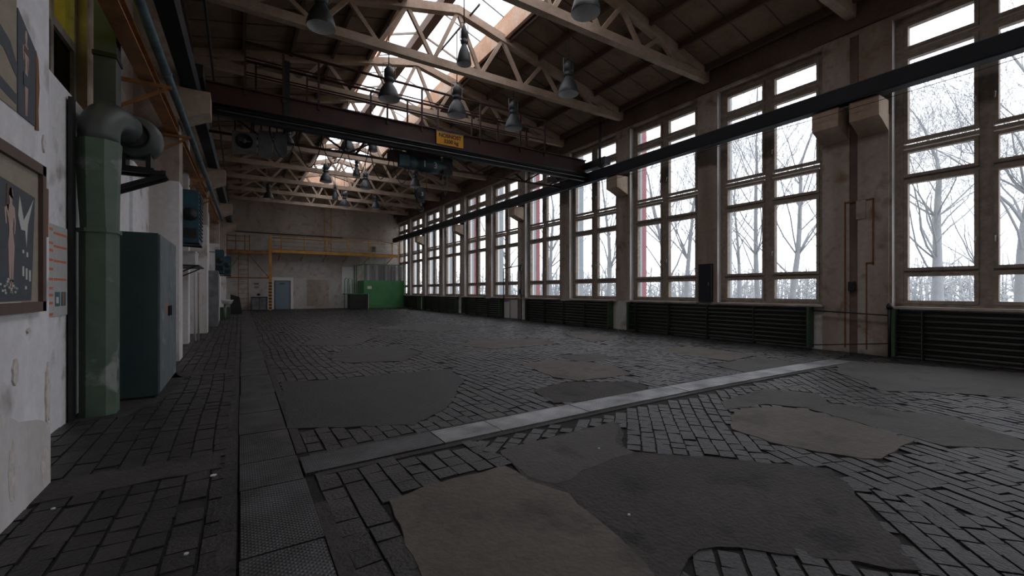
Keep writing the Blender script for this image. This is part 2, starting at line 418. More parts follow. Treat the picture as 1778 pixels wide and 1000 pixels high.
# ------------------------------------------------------------------ right wall with windows
m = MB()
m.box(XR, 11.92, Y0, YB+.3, -.2, 1.0, plaster); m.box(XR, 11.92, Y0, YB+.3, 6.95, 7.75, piermat)
edges = [Y0]
for c in sorted(WC): edges += [c-1.3, c+1.3]
edges.append(YB+.3)
for i in range(0, len(edges), 2):
    a, b = edges[i], edges[i+1]
    m.box(XR, XR+.02, a, b, 1.0, 6.95, piermat); m.box(XR+.02, 11.92, a, b, 1.0, 6.95, reveal)
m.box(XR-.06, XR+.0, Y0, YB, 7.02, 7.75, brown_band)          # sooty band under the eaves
for a, b in ((3.42, 3.95), (4.1, 4.62)): m.box(XR-.05, XR, a, b, 0, 5.0, piermat)  # double pilaster of the joint
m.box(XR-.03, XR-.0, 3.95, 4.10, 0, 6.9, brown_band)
struct(m.build('wall_right'))

rows = [(1.155, 1.64), (1.82, 3.54), (3.73, 4.17), (4.44, 6.09), (6.34, 6.75)]
XG = 11.66
def window_mesh():
    f = MB()
    f.box(XG-.07, XG+.07, -1.3, -1.17, 1.0, 6.95, woodf); f.box(XG-.07, XG+.07, 1.17, 1.3, 1.0, 6.95, woodf)
    f.box(XG-.07, XG+.07, -1.3, 1.3, 1.0, 1.09, woodf); f.box(XG-.07, XG+.07, -1.3, 1.3, 6.83, 6.95, woodf)
    f.box(XG-.06, XG+.07, -.09, .09, 1.0, 6.95, woodf)
    for (a, b), (c, d) in zip(rows[:-1], rows[1:]):
        mz = (b+c)/2; f.box(XG-.05, XG+.07, -1.2, 1.2, mz-.035, mz+.035, woodf)
    s = MB()
    for sg in (-1, 1):
        y0, y1 = sorted((sg*.155, sg*1.10))
        for a, b in rows:
            t = .062
            for (p, q, r_, u) in ((y0-t, y1+t, a-t, a), (y0-t, y1+t, b, b+t), (y0-t, y0, a, b), (y1, y1+t, a, b)):
                s.box(XG-.085, XG+.045, p, q, r_, u, woodf)
    g = MB()
    for sg in (-1, 1):
        y0, y1 = sorted((sg*.155, sg*1.10))
        for a, b in rows: g.box(XG-.006, XG, y0-.01, y1+.01, a-.01, b+.01, glass)
    h = MB()
    for sg in (-1, 1):
        for z in (2.35, 4.95): h.tube([(XG-.09, sg*.12, z), (XG-.13, sg*.12, z), (XG-.14, sg*.12, z-.11)], .011, wornw, 6)
    return [o.build(n) for o, n in ((f, 'window_frame'), (s, 'sash'), (g, 'window_panes'), (h, 'window_handle'))]
proto = window_mesh()
for o in proto:
    o.data.transform(Matrix.Translation(Vector(o.location)-Vector((XG, 0, 1.0)))); o.location = (0, 0, 0)
for i, c in enumerate(WC):
    r = bpy.data.objects.new('window_%d' % (i+1 if i < 11 else i+10), None); r.location = (XG, c, 1.0); COL.objects.link(r); r['kind'] = 'structure'
    for o in proto:
        q = o if i == 0 else o.copy()
        if i: COL.objects.link(q)
        q.parent = r
    # sill
    s = MB(); s.box(XR-.16, XG-.07, c-1.36, c+1.36, .985, 1.03, sillm)
    k = s.build('trim_%d' % (i+1 if i < 11 else i+10)); struct(k)

# corbels
def corbel(x_wall, x_tip, y0, y1, label, z0=5.28):
    s = 1 if x_wall > x_tip else -1
    m = MB(); m.prism([(x_wall, z0), (x_tip, z0), (x_tip, 4.88), (x_tip+s*.12, 4.84), (x_wall, 4.66)], 'y', y0, y1, conc)
    m.prism([(x_tip+s*.1, z0-.003), (x_wall, z0-.003), (x_wall, z0+.012), (x_tip+s*.1, z0+.012)], 'y', y0+.04, y1-.04, blackm)
    return tag(m.build('crane_corbel'), label, 'corbel', 'concrete corbels carrying the crane rails')
cn = ['wide pier, left one of the close pair', 'wide pier, right one of the close pair']
corbel(XR-.05, 10.85, 4.12, 4.62, 'concrete corbel on the window wall '+cn[0]); corbel(XR-.05, 10.85, 3.42, 3.92, 'concrete corbel on the window wall '+cn[1])
mains = [10.77, 17.21, 23.65, 30.09]
on = ['second', 'third', 'fourth', 'farthest']
for y, w_ in zip(mains, on):
    corbel(XR, 10.85, y-.25, y+.25, 'concrete corbel under the rail on the window wall, %s pier out from the paired ones' % w_)
for y, w_ in zip(mains, ('nearest', 'second', 'third', 'farthest')):
    corbel(-1.04+LX(y), -.55+LX(y), y-.3, y+.3, 'concrete corbel on the dark left wall, %s one in view' % w_)

# crane rails
m = MB(); m.box(10.78, 10.82+.2, -9.5, 35.4, 5.30, 5.34, railm); m.box(10.78, 11.02, -9.5, 35.4, 5.60, 5.64, railm); m.box(10.87, 10.93, -9.5, 35.4, 5.34, 5.60, railm); m.box(10.77, 10.80, -9.5, 35.4, 5.33, 5.61, railm)
r = tag(m.build('crane_runway_beam'), 'long blue-black steel crane beam crossing in front of the windows', 'crane beam')
MB().box(10.87, 10.93, -9.5, 35.4, 5.64, 5.69, greym).build('rail', r)
def lxb(x, z0, z1, wd, m_, nm_, y0=-3.5, y1=34, step=4):
    mm = MB(); mm.hexa([(x+LX(y0), y0, z0), (x+wd+LX(y0), y0, z0), (x+wd+LX(y1), y1, z0), (x+LX(y1), y1, z0), (x+LX(y0), y0, z1), (x+wd+LX(y0), y0, z1), (x+wd+LX(y1), y1, z1), (x+LX(y1), y1, z1)], m_)
    return mm
o = lxb(-1.0, 5.30, 5.64, .24, railm, '').build('crane_runway_beam'); tag(o, 'black steel crane beam along the top of the dark left wall', 'crane beam')
q = lxb(-.91, 5.64, 5.69, .06, greym, '').build('rail', o)
# thin wire below the right rail
m = MB(); pts = []
for k in range(61):
    y = -3+k*.63; pts.append((10.74, y, 5.17-.05*abs(math.sin(PI*y/6.44))))
m.tube(pts, .006, rubber, 5); tag(m.build('trolley_wire'), 'thin black wire sagging under the crane beam by the windows', 'wire')

# ------------------------------------------------------------------ radiators
def radiator(y0, y1, label):
    r = root('finned_radiator', (11.25, (y0+y1)/2, 0), label, 'radiator', 'dark tube radiators under the windows')
    MB().box(11.12, 11.37, y0, y0+.05, .03, .97, radg).build('end_panel', r)
    MB().box(11.12, 11.37, y1-.05, y1, .03, .97, radg).build('end_panel', r)
    for k in range(8):
        z = .10+k*.108
        t = MB(); t.tube([(11.24, y0+.05, z), (11.24, y1-.05, z)], .034, radm, 10); 
        n = int((y1-y0)/(.05 if y0 < 8 else .12))
        t.box(11.205, 11.215, y0+.05, y1-.05, z-.048, z-.040, radm)
        t.build('heating_tube', r)
    t = MB(); t.box(11.31, 11.33, y0+.05, y1-.05, .05, .95, blackm); t.build('back_plate', r)
    for k in range(1, int((y1-y0)/1.3)+1): MB().box(11.16, 11.31, y0+1.3*k, y0+1.3*k+.02, .0, .95, radm).build('bracket', r)
    return r
radiator(.25, 3.3, 'dark ribbed radiator under the rightmost window')
radiator(4.8, 10.35, 'long dark ribbed radiator under the second and third windows from the right')
radiator(11.2, 16.5, 'dark ribbed radiator under the fourth and fifth windows from the right')
radiator(18.8, 23.2, 'dark ribbed radiator just past the pale panel and black pipe stand')
radiator(24.1, 29.6, 'dark ribbed radiator second nearest the green booth')
radiator(30.5, 33.7, 'short dark ribbed radiator ending at the green booth')

# pale panel and pipes between radiators
m = MB(); m.box(11.3, 11.36, 17.35, 18.05, .02, .98, wornw); m.box(11.28, 11.37, 17.32, 17.38, .0, 1.0, woodf); m.box(11.28, 11.37, 18.02, 18.08, .0, 1.0, woodf)
tag(m.build('access_panel'), 'pale beige panel below the sill between two dark radiators', 'panel')
m = MB(); m.tube([(11.2, 18.5, 0), (11.2, 18.5, 2.2), (11.2, 18.5, 2.45), (11.22, 17.0, 2.55), (11.26, 16.95, 2.5)], .025, blackm, 8); m.tube([(11.27, 17.02, 0), (11.27, 17.02, 2.62)], .028, blackm, 8)
o = tag(m.build('pipe_loop'), 'thin black pipe frame rising from the floor before the fifth window', 'pipe')
MB().box(11.2, 11.3, 16.95, 17.09, 2.3, 2.5, blackm).build('valve', o); MB().box(11.2, 11.32, 16.93, 17.1, 1.2, 1.42, blackm).build('junction_box', o)
m = MB(); m.tube([(11.2, 3.36, 0), (11.2, 3.36, 1.05)], .03, blackm, 8); m.tube([(11.2, 3.36, .85), (11.24, 4.78, .9)], .015, blackm, 6); m.tube([(11.2, 3.36, .28), (11.24, 4.78, .1)], .012, blackm, 6)
o = tag(m.build('radiator_feed_pipe'), 'black upright pipe with valve between the two nearest radiators', 'pipe')
MB().lathe([(0, 0), (.05, 0), (.055, .05), (.03, .12), (0, .12)], (11.2, 3.36, .98), blackm, 10).build('valve', o)
# channels on double pier
m = MB()
m.box(11.335, 11.349, 4.16, 4.19, .1, 3.3, rust); m.box(11.335, 11.349, 3.66, 3.69, 1.9, 3.3, rust); m.box(11.335, 11.349, 3.66, 4.19, 3.28, 3.31, rust); m.box(11.335, 11.349, 3.78, 3.80, .1, 1.95, rust); m.box(11.335, 11.349, 3.66, 3.8, 1.93, 1.96, rust)
m.box(11.33, 11.349, 3.8, 3.97, 2.9, 3.3, piermat)
tag(m.build('conduit_channel'), 'rust-stained conduit outline on the wide pier', 'conduit')
m = MB(); m.box(11.28, 11.349, 3.98, 4.1, 1.35, 1.55, blackm); tag(m.build('switch_box'), 'small black switch box on the wide pier', 'switch box')
m = MB(); m.box(11.30, 11.40, 7.36, 7.76, 1.04, 2.12, railm); m.box(11.295, 11.30, 7.39, 7.73, 1.08, 2.08, railm)
o = tag(m.build('wall_panel_box'), 'tall flat black box on the pier between the second and third windows', 'electrical box')
MB().box(11.28, 11.296, 7.42, 7.45, 1.5, 1.6, greym).build('latch', o)

# ------------------------------------------------------------------ left wall
m = MB()
def lbox(m, x0, x1, y0, y1, z0, z1, mt):              # box following the slanted wall
    m.hexa([(x0+LX(y0), y0, z0), (x1+LX(y0), y0, z0), (x1+LX(y1), y1, z0), (x0+LX(y1), y1, z0), (x0+LX(y0), y0, z1), (x1+LX(y0), y0, z1), (x1+LX(y1), y1, z1), (x0+LX(y1), y1, z1)], mt)
m.box(-2.0, -1.12, Y0, 4.32, -.2, 7.5, plaster_w); struct(m.build('wall_left'))
cuts = [4.32, 6.9, 9.0, 11.2, 14.4, 17.6, 20.8, 24.0, 27.2, 30.4, 33.5, YB+.3]
for a, b in zip(cuts[:-1], cuts[1:]):
    m = MB(); xa = -1.48+LX((a+b)/2)
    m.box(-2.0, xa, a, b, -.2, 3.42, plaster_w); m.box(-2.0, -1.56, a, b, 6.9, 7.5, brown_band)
    if a >= 11: m.box(-1.9, -1.62, a, b, 5.0, 6.9, plaster_b)
    if a >= 14: m.box(-1.9, -1.62, a, b, 3.42, 5.0, plaster_b)
    if a == 9.0: m.box(-1.9, -1.62, 8.6, 10.5, 3.42, 6.9, piermat)
    struct(m.build('wall_left'))
for y in [7.54]+[13.99, 20.43, 26.87, 33.3]:
    m = MB(); x = LX(y); m.box(-1.9, -1.56 if y < 8 else -1.22+x, y-.24, y+.24, 0 if y > 8 else 3.42, 7.0, conc if y < 8 else plaster); struct(m.build('wall_left'))
for y in mains: m = MB(); m.box(-1.9, -1.04+LX(y), y-.3, y+.3, 0, 3.45, plaster); m.box(-1.9, -1.04+LX(y), y-.3, y+.3, 3.45, 7.0, piermat); struct(m.build('wall_left'))
# crumbling lower coat on the near wall
m = MB(); b = [(-3, .0), (3.2, .0), (4.32, .0), (4.32, .42), (4.1, .5), (3.8, .56), (3.5, .7), (3.3, .62), (3.0, .82), (2.4, .6), (1.0, .7), (-3, .7)]
m.prism(b, 'x', -1.122, -1.112, plaster); struct(m.build('trim_12'))
m = MB(); random.seed(21)
for cy, cz, ry, rz in ((4.22, .16, .09, .16), (3.7, .30, .05, .22), (4.27, .62, .045, .22), (3.75, .86, .04, .10), (3.55, .62, .07, .05), (4.2, 2.35, .03, .06), (3.95, 1.10, .03, .02)):
    P = [(cy+ry*math.cos(t)*random.uniform(.6, 1.1), cz+rz*math.sin(t)*random.uniform(.6, 1.1)) for t in [2*PI*i/14 for i in range(14)]]
    P = [(min(a, 4.318), max(b, .005)) for a, b in P]
    m.prism(P, 'x', -1.12, -1.1105, bare)
struct(m.build('trim_30'))
k = 12
def left_window(y0, y1, panes, n, top=6.9, z0=3.42):
    global k
    k += 1; r = bpy.data.objects.new('window_%d' % k, None); r.location = (-1.72, (y0+y1)/2, z0); COL.objects.link(r); struct(r)
    f = MB(); X = -1.72
    lbox(f, X-.04, X+.04, y0, y1, z0, z0+.08, woodf); lbox(f, X-.04, X+.04, y0, y1, top-.08, top, woodf); lbox(f, X-.04, X+.04, y0, y1, 4.22, 4.32, woodf)
    for i in range(n+1):
        y = y0+(y1-y0-.08)*i/n; lbox(f, X-.04, X+.04, y, y+.08, z0, top, woodf)
    f.build('window_frame', r)
    g = MB(); lbox(g, X-.005, X, y0, y1, 4.3, top, panes[1]); lbox(g, X-.005, X, y0, y1, z0+.16, 4.25, panes[0]); lbox(g, X-.005, X, y0, y1, z0, z0+.18, glass_yel)
    g.build('window_panes', r)
left_window(4.32, 7.3, (glass_drk, glass_yel), 4)
left_window(7.78, 8.6, (glass_drk, glass_drk), 1)
left_window(11.07, 13.75, (glass_drk, glass_drk), 3, 5.0)

# back and near walls
m = MB()
def gable(y0, y1, mt): m.prism([(-2, -.2), (12, -.2), (12, zr(12)+.2), (XC, PEAK+.2), (-2, zr(-2)+.2)], 'y', y0, y1, mt)
gable(YB, YB+.3, plaster_b)
struct(m.build('wall_back'))
m = MB()
m.box(2.75, 2.3, YB-.005, YB, 0, .01, whitem)
m.box(-1.0, 11.38, YB-.004, YB, 0, 5.5, plaster_l); m.box(2.12, 3.52, YB-.012, YB, 0, 2.35, reveal)               # white painted surround of the door
for a in ((4.45, 4.5, .2, 2.2), (5.95, 6.0, .2, 2.2), (4.45, 6.0, 2.15, 2.2), (4.45, 6.0, .2, .25)): m.box(a[0], a[1], YB-.02, YB, a[2], a[3], plaster_b)
m.box(4.5, 5.95, YB-.012, YB, .25, 2.15, plaster_b)
m.box(-.8, 11.3, YB-.06, YB, 5.55, 5.68, plaster_b)
m.box(-.8, 7.0, YB-.10, YB, 5.50, 5.56, blackm)
struct(m.build('trim_13'))
m = MB(); gable(Y0-.3, Y0, plaster_b); struct(m.build('wall_near'))
d = bpy.data.objects.new('door_1', None); d.location = (2.8, YB-.04, 0); COL.objects.link(d); struct(d)
MB().box(2.34, 3.28, YB-.05, YB-.015, .02, 2.05, bluedoor).build('door_leaf', d)
x = MB(); x.box(2.28, 2.34, YB-.06, YB-.013, 0, 2.11, pframe); x.box(3.28, 3.34, YB-.06, YB-.013, 0, 2.11, pframe); x.box(2.34, 3.28, YB-.06, YB-.013, 2.05, 2.11, pframe); x.build('door_frame', d)
MB().tube([(2.42, YB-.05, 1.02), (2.42, YB-.1, 1.02), (2.54, YB-.1, 1.02)], .012, greym, 6).build('door_handle', d)
MB().box(2.62, 2.95, YB-.056, YB-.05, 1.82, 1.96, frameg).build('exit_plate', d)['label'] = 'small green sign plate'

# ------------------------------------------------------------------ roof
TR = [4.05, 7.5, 10.75, 13.97, 17.19, 20.41, 23.63, 26.85, 30.07, 33.2]
SKY0, SKY1, SXL, SXR = -8.1, 32.4, 3.55, 6.55
def zt(x): return zr(x)+.22                              # roof underside
m = MB()
def slope(xa, xb, y0, y1, t=.10, mt=roofm):
    m.hexa([(xa, y0, zt(xa)), (xb, y0, zt(xb)), (xb, y1, zt(xb)), (xa, y1, zt(xa)), (xa, y0, zt(xa)+t), (xb, y0, zt(xb)+t), (xb, y1, zt(xb)+t), (xa, y1, zt(xa)+t)], mt)
slope(-2.1, SXL, Y0, YB+.3); slope(SXR, 12.1, Y0, YB+.3); slope(SXL, XC, SKY1, YB+.3); slope(XC, SXR, SKY1, YB+.3); slope(SXL, XC, Y0, SKY0); slope(XC, SXR, Y0, SKY0)
for x in [-1.0, .15, 1.3, 2.4, 3.42, 6.68, 7.7, 8.8, 9.95, 11.1]:   # purlins
    m.box(x-.035, x+.035, Y0, YB, zt(x)-.16, zt(x)+.02, purl)
y = Y0+.4
while y < YB:                                              # board joints
    for xa, xb in ((-1.6, SXL-.15), (SXR+.15, 11.4)):
        m.bar((xa, y, zt(xa)-.006), (xb, y, zt(xb)-.006), .03, .014, purl)
    y += .805
struct(m.build('ceiling'))
# skylight
m = MB(); hc = .55
for x, s in ((SXL, -1), (SXR, 1)):
    m.box(x-.05, x+.05, SKY0, SKY1, zt(x)-.10, zt(x)+hc, curbm)
m.box(SXL, SXR, SKY1-.05, SKY1+.05, zt(SXL)-.1, PEAK+.9, curbm); m.box(SXL, SXR, SKY0-.05, SKY0+.05, zt(SXL)-.1, PEAK+.9, curbm)
struct(m.build('trim_14'))
zc = zt(SXL)+hc-.02; zp = zc+.55
sk = bpy.data.objects.new('window_12', None); sk.location = (XC, 15, zc); COL.objects.link(sk); struct(sk)
m = MB(); m.box(XC-.13, XC+.13, SKY0, SKY1, zp-.30, zp+.02, purl); m.build('ridge_beam', sk)
m = MB(); y = SKY0; i = 0
while y < SKY1:
    for xa in (SXL, SXR): m.bar((xa, y, zc), (XC, y, zp), .045 if i % 3 == 0 else .022, .06 if i % 3 == 0 else .035, woodf if i % 3 == 0 else greym)
    y += 1.45; i += 1
xm = SXL+.45; m.box(xm-.04, xm+.04, SKY0, SKY1, zc+.02, zc+.14, curbm)
m.build('glazing_bar', sk)
m = MB()
for xa in (SXL, SXR):
    m.hexa([(xa, SKY0, zc+.03), (XC, SKY0, zp+.03), (XC, SKY1, zp+.03), (xa, SKY1, zc+.03), (xa, SKY0, zc+.036), (XC, SKY0, zp+.036), (XC, SKY1, zp+.036), (xa, SKY1, zc+.036)], glass_sky)
m.build('window_panes', sk)

# trusses
def truss(y, label):
    r = root('roof_truss', (XC, y, 7.27), label, 'roof truss', 'tan concrete lattice trusses under the roof')
    t = MB(); t.box(-1.3, XR-.1, y-.09, y+.09, 7.27, 7.48, conc); t.build('bottom_chord', r)
    t = MB(); x0, x1 = -1.5, XR-.1
    for xa, xb in ((x0, XC), (XC, x1)):
        t.hexa([(xa, y-.10, zr(xa)-.02), (xb, y-.10, zr(xb)-.02), (xb, y+.10, zr(xb)-.02), (xa, y+.10, zr(xa)-.02), (xa, y-.10, zr(xa)+.2), (xb, y-.10, zr(xb)+.2), (xb, y+.10, zr(xb)+.2), (xa, y+.10, zr(xa)+.2)], conc)
    t.build('top_chord', r)
    bot = [XC-4.95, XC-3.53, XC-2.12, XC-.70, XC+.70, XC+2.12, XC+3.53, XC+4.95]
    top = [XC-4.24, XC-2.83, XC-1.41, XC, XC+1.41, XC+2.83, XC+4.24]
    pr = []
    tb = [XC-5.6]+top+[XC+5.6]
    for i, b in enumerate(bot):
        for tt in (tb[i], tb[i+1]):
            t = MB(); t.bar((b, y, 7.40), (tt, y, zr(tt)+.06), .10, .085, conc, (0, 1, 0)); t.build('diagonal', r)
    return r
tl = ['nearest, mostly above the picture', 'nearest fully seen, ending above the second window', 'second fully seen, in front of the crane railing', 'behind the crane girder, first beyond the crane', 'second beyond the crane', 'third beyond the crane', 'fourth beyond the crane', 'fifth beyond the crane', 'second from the back wall', 'last before the back wall']
for y, l in zip(TR, tl): truss(y, 'tan lattice roof truss, '+l)
for y, l in ((.8, 'first one behind the camera'), (-2.4, 'second one behind the camera'), (-5.6, 'third one behind the camera')): truss(y, 'tan lattice roof truss, '+l)

# ------------------------------------------------------------------ lamps
def lamp_proto(R, name, label, rod):
    r = root(name, (0, 0, 0), label, 'pendant lamp')
    s = MB(); s.lathe([(R, 0), (R*1.03, .02), (R*.97, .10), (R*.80, .25), (R*.52, .38), (R*.40, .42), (R*.36, .47)], (0, 0, 0), lampm, 24)
    s.build('lamp_shade', r)
    s = MB(); s.lathe([(R*.99, .002), (R*.94, .10), (R*.77, .24), (R*.46, .37), (0, .40)], (0, 0, 0), lampw, 24); q = s.build('reflector', r); q['label'] = 'white enamel inside of the shade'
    s = MB(); s.lathe([(R*.36, .46), (R*.48, .48), (R*.48, .55), (R*.40, .56), (R*.40, .60), (R*.48, .61), (R*.46, .78), (R*.25, .86), (.03, .9), (0, .9)], (0, 0, 0), lampm, 16); s.build('ballast_housing', r)
    s = MB(); s.tube([(0, 0, .88), (0, 0, rod)], .014, blackm, 8); s.lathe([(0, rod-.03), (.05, rod-.03), (.05, rod), (0, rod)], (0, 0, 0), blackm, 10); s.build('hanging_rod', r)
    s = MB(); s.tube([(R*.5, 0, .50), (R*.62, 0, .56), (R*.62, 0, .92), (0, 0, .98), (-R*.62, 0, .92), (-R*.62, 0, .56), (-R*.5, 0, .50)], .010, greym, 6); s.build('bracket', r)
    return r
L1 = [(1.41, 9.35, 'large grey pendant lamp with white inside, nearest one at the upper left'), (5.57, 6.2, 'large grey pendant lamp cut by the top edge, nearest one'),
      (7.47, 9.0, 'dark pendant lamp right of centre, nearest one under the right roof slope'), (3.4, 11.5, 'grey pendant lamp before the skylight, seen over the crane railing'),
      (5.38, 11.5, 'grey pendant lamp before the crane railing, above the yellow load sign'), (7.32, 11.5, 'dark pendant lamp at the right part of the crane railing'),
      (1.55, 17.9, 'pendant lamp under the crane girder beside the grey cabinets'), (3.5, 17.1, 'pendant lamp just beyond the crane before the skylight, left of the small one'),
      (7.6, 17.6, 'pendant lamp beyond the crane right of the hoist'), (3.6, 22.5, 'pendant lamp beyond the crane under the left edge of the skylight'),
      (5.56, 22.9, 'grey pendant lamp under the skylight, right of a small lamp'), (7.6, 21.2, 'dark pendant lamp seen right above the crane hook'),
      (5.6, 28.3, 'pale pendant lamp near the back wall, right of the back ladder'), (1.5, 28.4, 'dark pendant lamp near the back wall, leftmost'), (7.5, 28.2, 'dark pendant lamp near the back wall, rightmost')]
hl = 6.6
for i, (x, y, l) in enumerate(L1):
    if i == 0: p1 = lamp_proto(.27, 'industrial_pendant_lamp', l, 1.75); p1.location = (x, y, hl); p1['group'] = 'large pendant lamps'; rods = {}
    else: c = dup_tree(p1, (x, y, hl if y != 11.5 else 6.43), l, 'large pendant lamps')
for i in range(1): pass
for r in [o for o in COL.objects if o.name.startswith('industrial_pendant_lamp')]:      # rod reaches the roof
    x, y, z = r.location; want = zt(x)-z-.01
    if SXL < x < SXR: want = 8.9-z
    for c in r.children:
        if c.name.startswith('hanging_rod'):
            s = MB(); s.tube([(0, 0, .88), (0, 0, want)], .014, blackm, 8); q = s.build('hanging_rod', None); me = q.data
            me.transform(Matrix.Translation(q.location)); bpy.data.objects.remove(q); c.data = me
    if SXL < x < SXR:
        s = MB(); s.box(-.02+x, .02+x, y-1.4, y+1.4, 8.86, 8.90, blackm)
        q = s.build('support_rail', r)
L2 = [(4.44, 9.1, 'small grey lamp before the nearest skylight bay, above the crane railing'), (4.3, 16.6, 'small dark lamp beyond the crane left of the hoist'), (4.63, 20.7, 'small lamp under the skylight, left of the pale pendant lamp'), (4.74, 26.5, 'small grey lamp far back in front of the yellow ladder top')]
for i, (x, y, l) in enumerate(L2):
    if i == 0: p2 = lamp_proto(.165, 'small_pendant_lamp', l, 2.3); p2.location = (x, y, hl); p2['group'] = 'small pendant lamps'
    else: dup_tree(p2, (x, y, hl), l, 'small pendant lamps')
for i, (x, y, l) in enumerate(L2):
    r = [o for o in COL.objects if o.name.startswith('small_pendant_lamp')][i]
    ya = min(TR, key=lambda t: abs(t-y)); s = MB(); s.box(x-.02, x+.02, min(ya, y)-.05, max(ya, y)+.05, 8.85, 8.90, blackm); s.build('support_rail', r)

# ------------------------------------------------------------------ bridge crane
CR = root('bridge_crane', (5, 12.4, 5.69), 'dark red overhead bridge crane with railed walkway spanning the hall', 'crane')
XL0, XR0 = -.72, 11.0
def cp(mb, name, label=None):
    o = mb.build(name, CR)
    if label: o['label'] = label
    return o
m = MB(); m.box(XL0, 10.75, 12.0, 12.04, 5.64, 6.10, redm); m.box(XL0, 10.75, 11.93, 12.16, 6.08, 6.11, redm); m.box(XL0, 10.75, 11.9, 12.18, 5.60, 5.64, redm); m.box(XL0, 10.75, 12.12, 12.15, 5.64, 6.10, redm); cp(m, 'girder')
m = MB(); m.box(XL0+.1, 10.75, 11.86, 12.2, 5.50, 5.60, blackm); m.tube([(XL0+.1, 11.82, 5.56), (10.7, 11.82, 5.56)], .03, blackm, 8); m.tube([(XL0+.3, 11.84, 5.44), (10.7, 11.84, 5.44)], .018, greym, 8); m.box(XL0+.1, 10.7, 11.95, 12.1, 5.36, 5.41, blackm); m.box(XL0+.1, 10.7, 12.01, 12.04, 5.4, 5.52, blackm); cp(m, 'trolley_track', 'black rails and cable pipes under the girder')
m = MB(); m.box(XL0+.6, 10.6, 12.16, 12.95, 6.02, 6.06, blackm); cp(m, 'walkway_floor')
for yy in (11.98, 12.95):
    m = MB(); x0, x1 = .15, 8.9
    for z, rr in ((7.2, .034), (6.85, .018), (6.5, .018)): m.tube([(x0, yy, z), (x1, yy, z)], rr, redm, 6)
    cp(m, 'railing')
    for x in ([.15, .95, 1.75, 3.5, 4.5, 6.4, 7.9, 8.9] if yy < 12.5 else [.4, 1.6, 3.3, 4.4, 5.4, 6.6, 7.6, 8.8]):
        m = MB(); m.bar((x, yy, 5.95), (x, yy, 7.2), .045, .045, redm); cp(m, 'railing_post')
m = MB(); m.bar((1.02, 12.02, 5.6), (1.02, 12.02, 7.0), .14, .1, blackm); cp(m, 'cable_pillar')
# rear lattice girder
m = MB(); Y2 = 13.45
m.bar((XL0, Y2, 5.42), (10.75, Y2, 5.42), .06, .06, redm); cp(m, 'lattice_chord')
m = MB(); m.bar((XL0, Y2, 6.05), (10.75, Y2, 6.05), .06, .06, redm); cp(m, 'lattice_chord')
x = -.4; i = 0
while x < 10.3:
    m = MB(); m.bar((x, Y2, 5.42 if i % 2 else 6.05), (x+1.05, Y2, 6.05 if i % 2 else 5.42), .045, .05, redm); cp(m, 'lattice_brace'); x += 1.05; i += 1
for x in (.3, 3.0, 5.6, 8.2, 10.2):
    m = MB(); m.bar((x, 12.9, 6.0), (x, Y2, 6.0), .06, .06, redm); m.bar((x, 12.1, 5.52), (x, Y2, 5.45), .05, .05, redm); cp(m, 'cross_brace')
for xa, xb in ((XL0-.14, XL0+.12), (10.75, 11.03)):
    m = MB(); m.box(xa, xb, 11.0, 14.3, 5.76, 6.02, blackm); e = cp(m, 'end_carriage')
    for yy in (11.3, 14.0):
        m = MB(); xm = -.79 if xa < 0 else 10.9; m.lathe([(0, -.05), (.14, -.05), (.14, .05), (0, .05)], (xm, yy, 5.83), greym, 18, 'x'); m.build('wheel', e)
m = MB(); m.box(10.72, 10.78, 11.2, 11.26, 5.8, 7.3, blackm); cp(m, 'end_post')
m = MB(); m.box(10.6, 10.66, 13.3, 13.36, 5.7, 6.8, blackm); cp(m, 'end_post')
# sign
S = MB(); x0, x1 = 4.92, 5.78
S.box(x0, x1, 11.905, 11.925, 5.66, 6.04, signy); sg = cp(S, 'load_sign', 'yellow load plate with black lettering')
S = MB(); S.box(x0-.02, x1+.02, 11.902, 11.926, 6.03, 6.06, greym); S.build('sign_frame', sg)
rot = Matrix.Rotation(PI/2, 4, 'X')
text_mesh('NOSNOST', .155, blackm, 'lettering', sg, Matrix.Translation((5.35, 11.902, 5.93)) @ rot, bold=.004)
text_mesh('3200 kg', .150, blackm, 'lettering', sg, Matrix.Translation((5.38, 11.902, 5.77)) @ rot, bold=.004)
# control cabinets under the crane
for (xa, xb, z0, z1, mt, l) in ((-.12, .42, 4.93, 5.40, greym, 'grey box with round fan'), (.46, .78, 4.88, 5.52, greym, 'grey switch box'), (.82, 1.12, 4.95, 5.52, greym, 'narrow grey switch box')):
    m = MB(); m.box(xa, xb, 13.0, 13.25, z0, z1, mt); m.box(xa+.05, xa+.08, 13.1, 13.14, z1, 6.0, blackm); m.box(xb-.08, xb-.05, 13.1, 13.14, z1, 6.0, blackm); b_ = cp(m, 'control_cabinet', l)
    if xa < 0:
        m = MB(); m.lathe([(.0, 0), (.19, 0), (.19, -.03), (.17, -.03), (.17, -.01), (0, -.01)], (.15, 12.995, 5.16), blackm, 24, 'y'); m.lathe([(0, -.05), (.05, -.05), (.05, -.02), (0, -.02)], (.15, 12.995, 5.16), greym, 12, 'y')
        m.bar((.02, 12.96, 5.16), (.28, 12.96, 5.16), .02, .03, greym); m.build('fan', b_)
for i in range(6):                                         # festoon cables
    xa = .7+i*.62; dz = (.62, .75, .55, .8, .85, .9)[i]; pts = []
    for k_ in range(13):
        t = k_/12; pts.append((xa+.62*t, 12.7+.1*math.sin(i), 5.42-dz*(1-(2*t-1)**2)))
    m = MB(); m.tube(pts, .013, rubber, 6); m.tube([(xa, 12.7+.1*math.sin(i), 5.40), (xa, 12.7, 5.56)], .02, rubber, 6); cp(m, 'festoon_cable')
m = MB(); m.box(.5, 5.4, 12.66, 12.72, 5.55, 5.6, blackm); cp(m, 'festoon_rail')
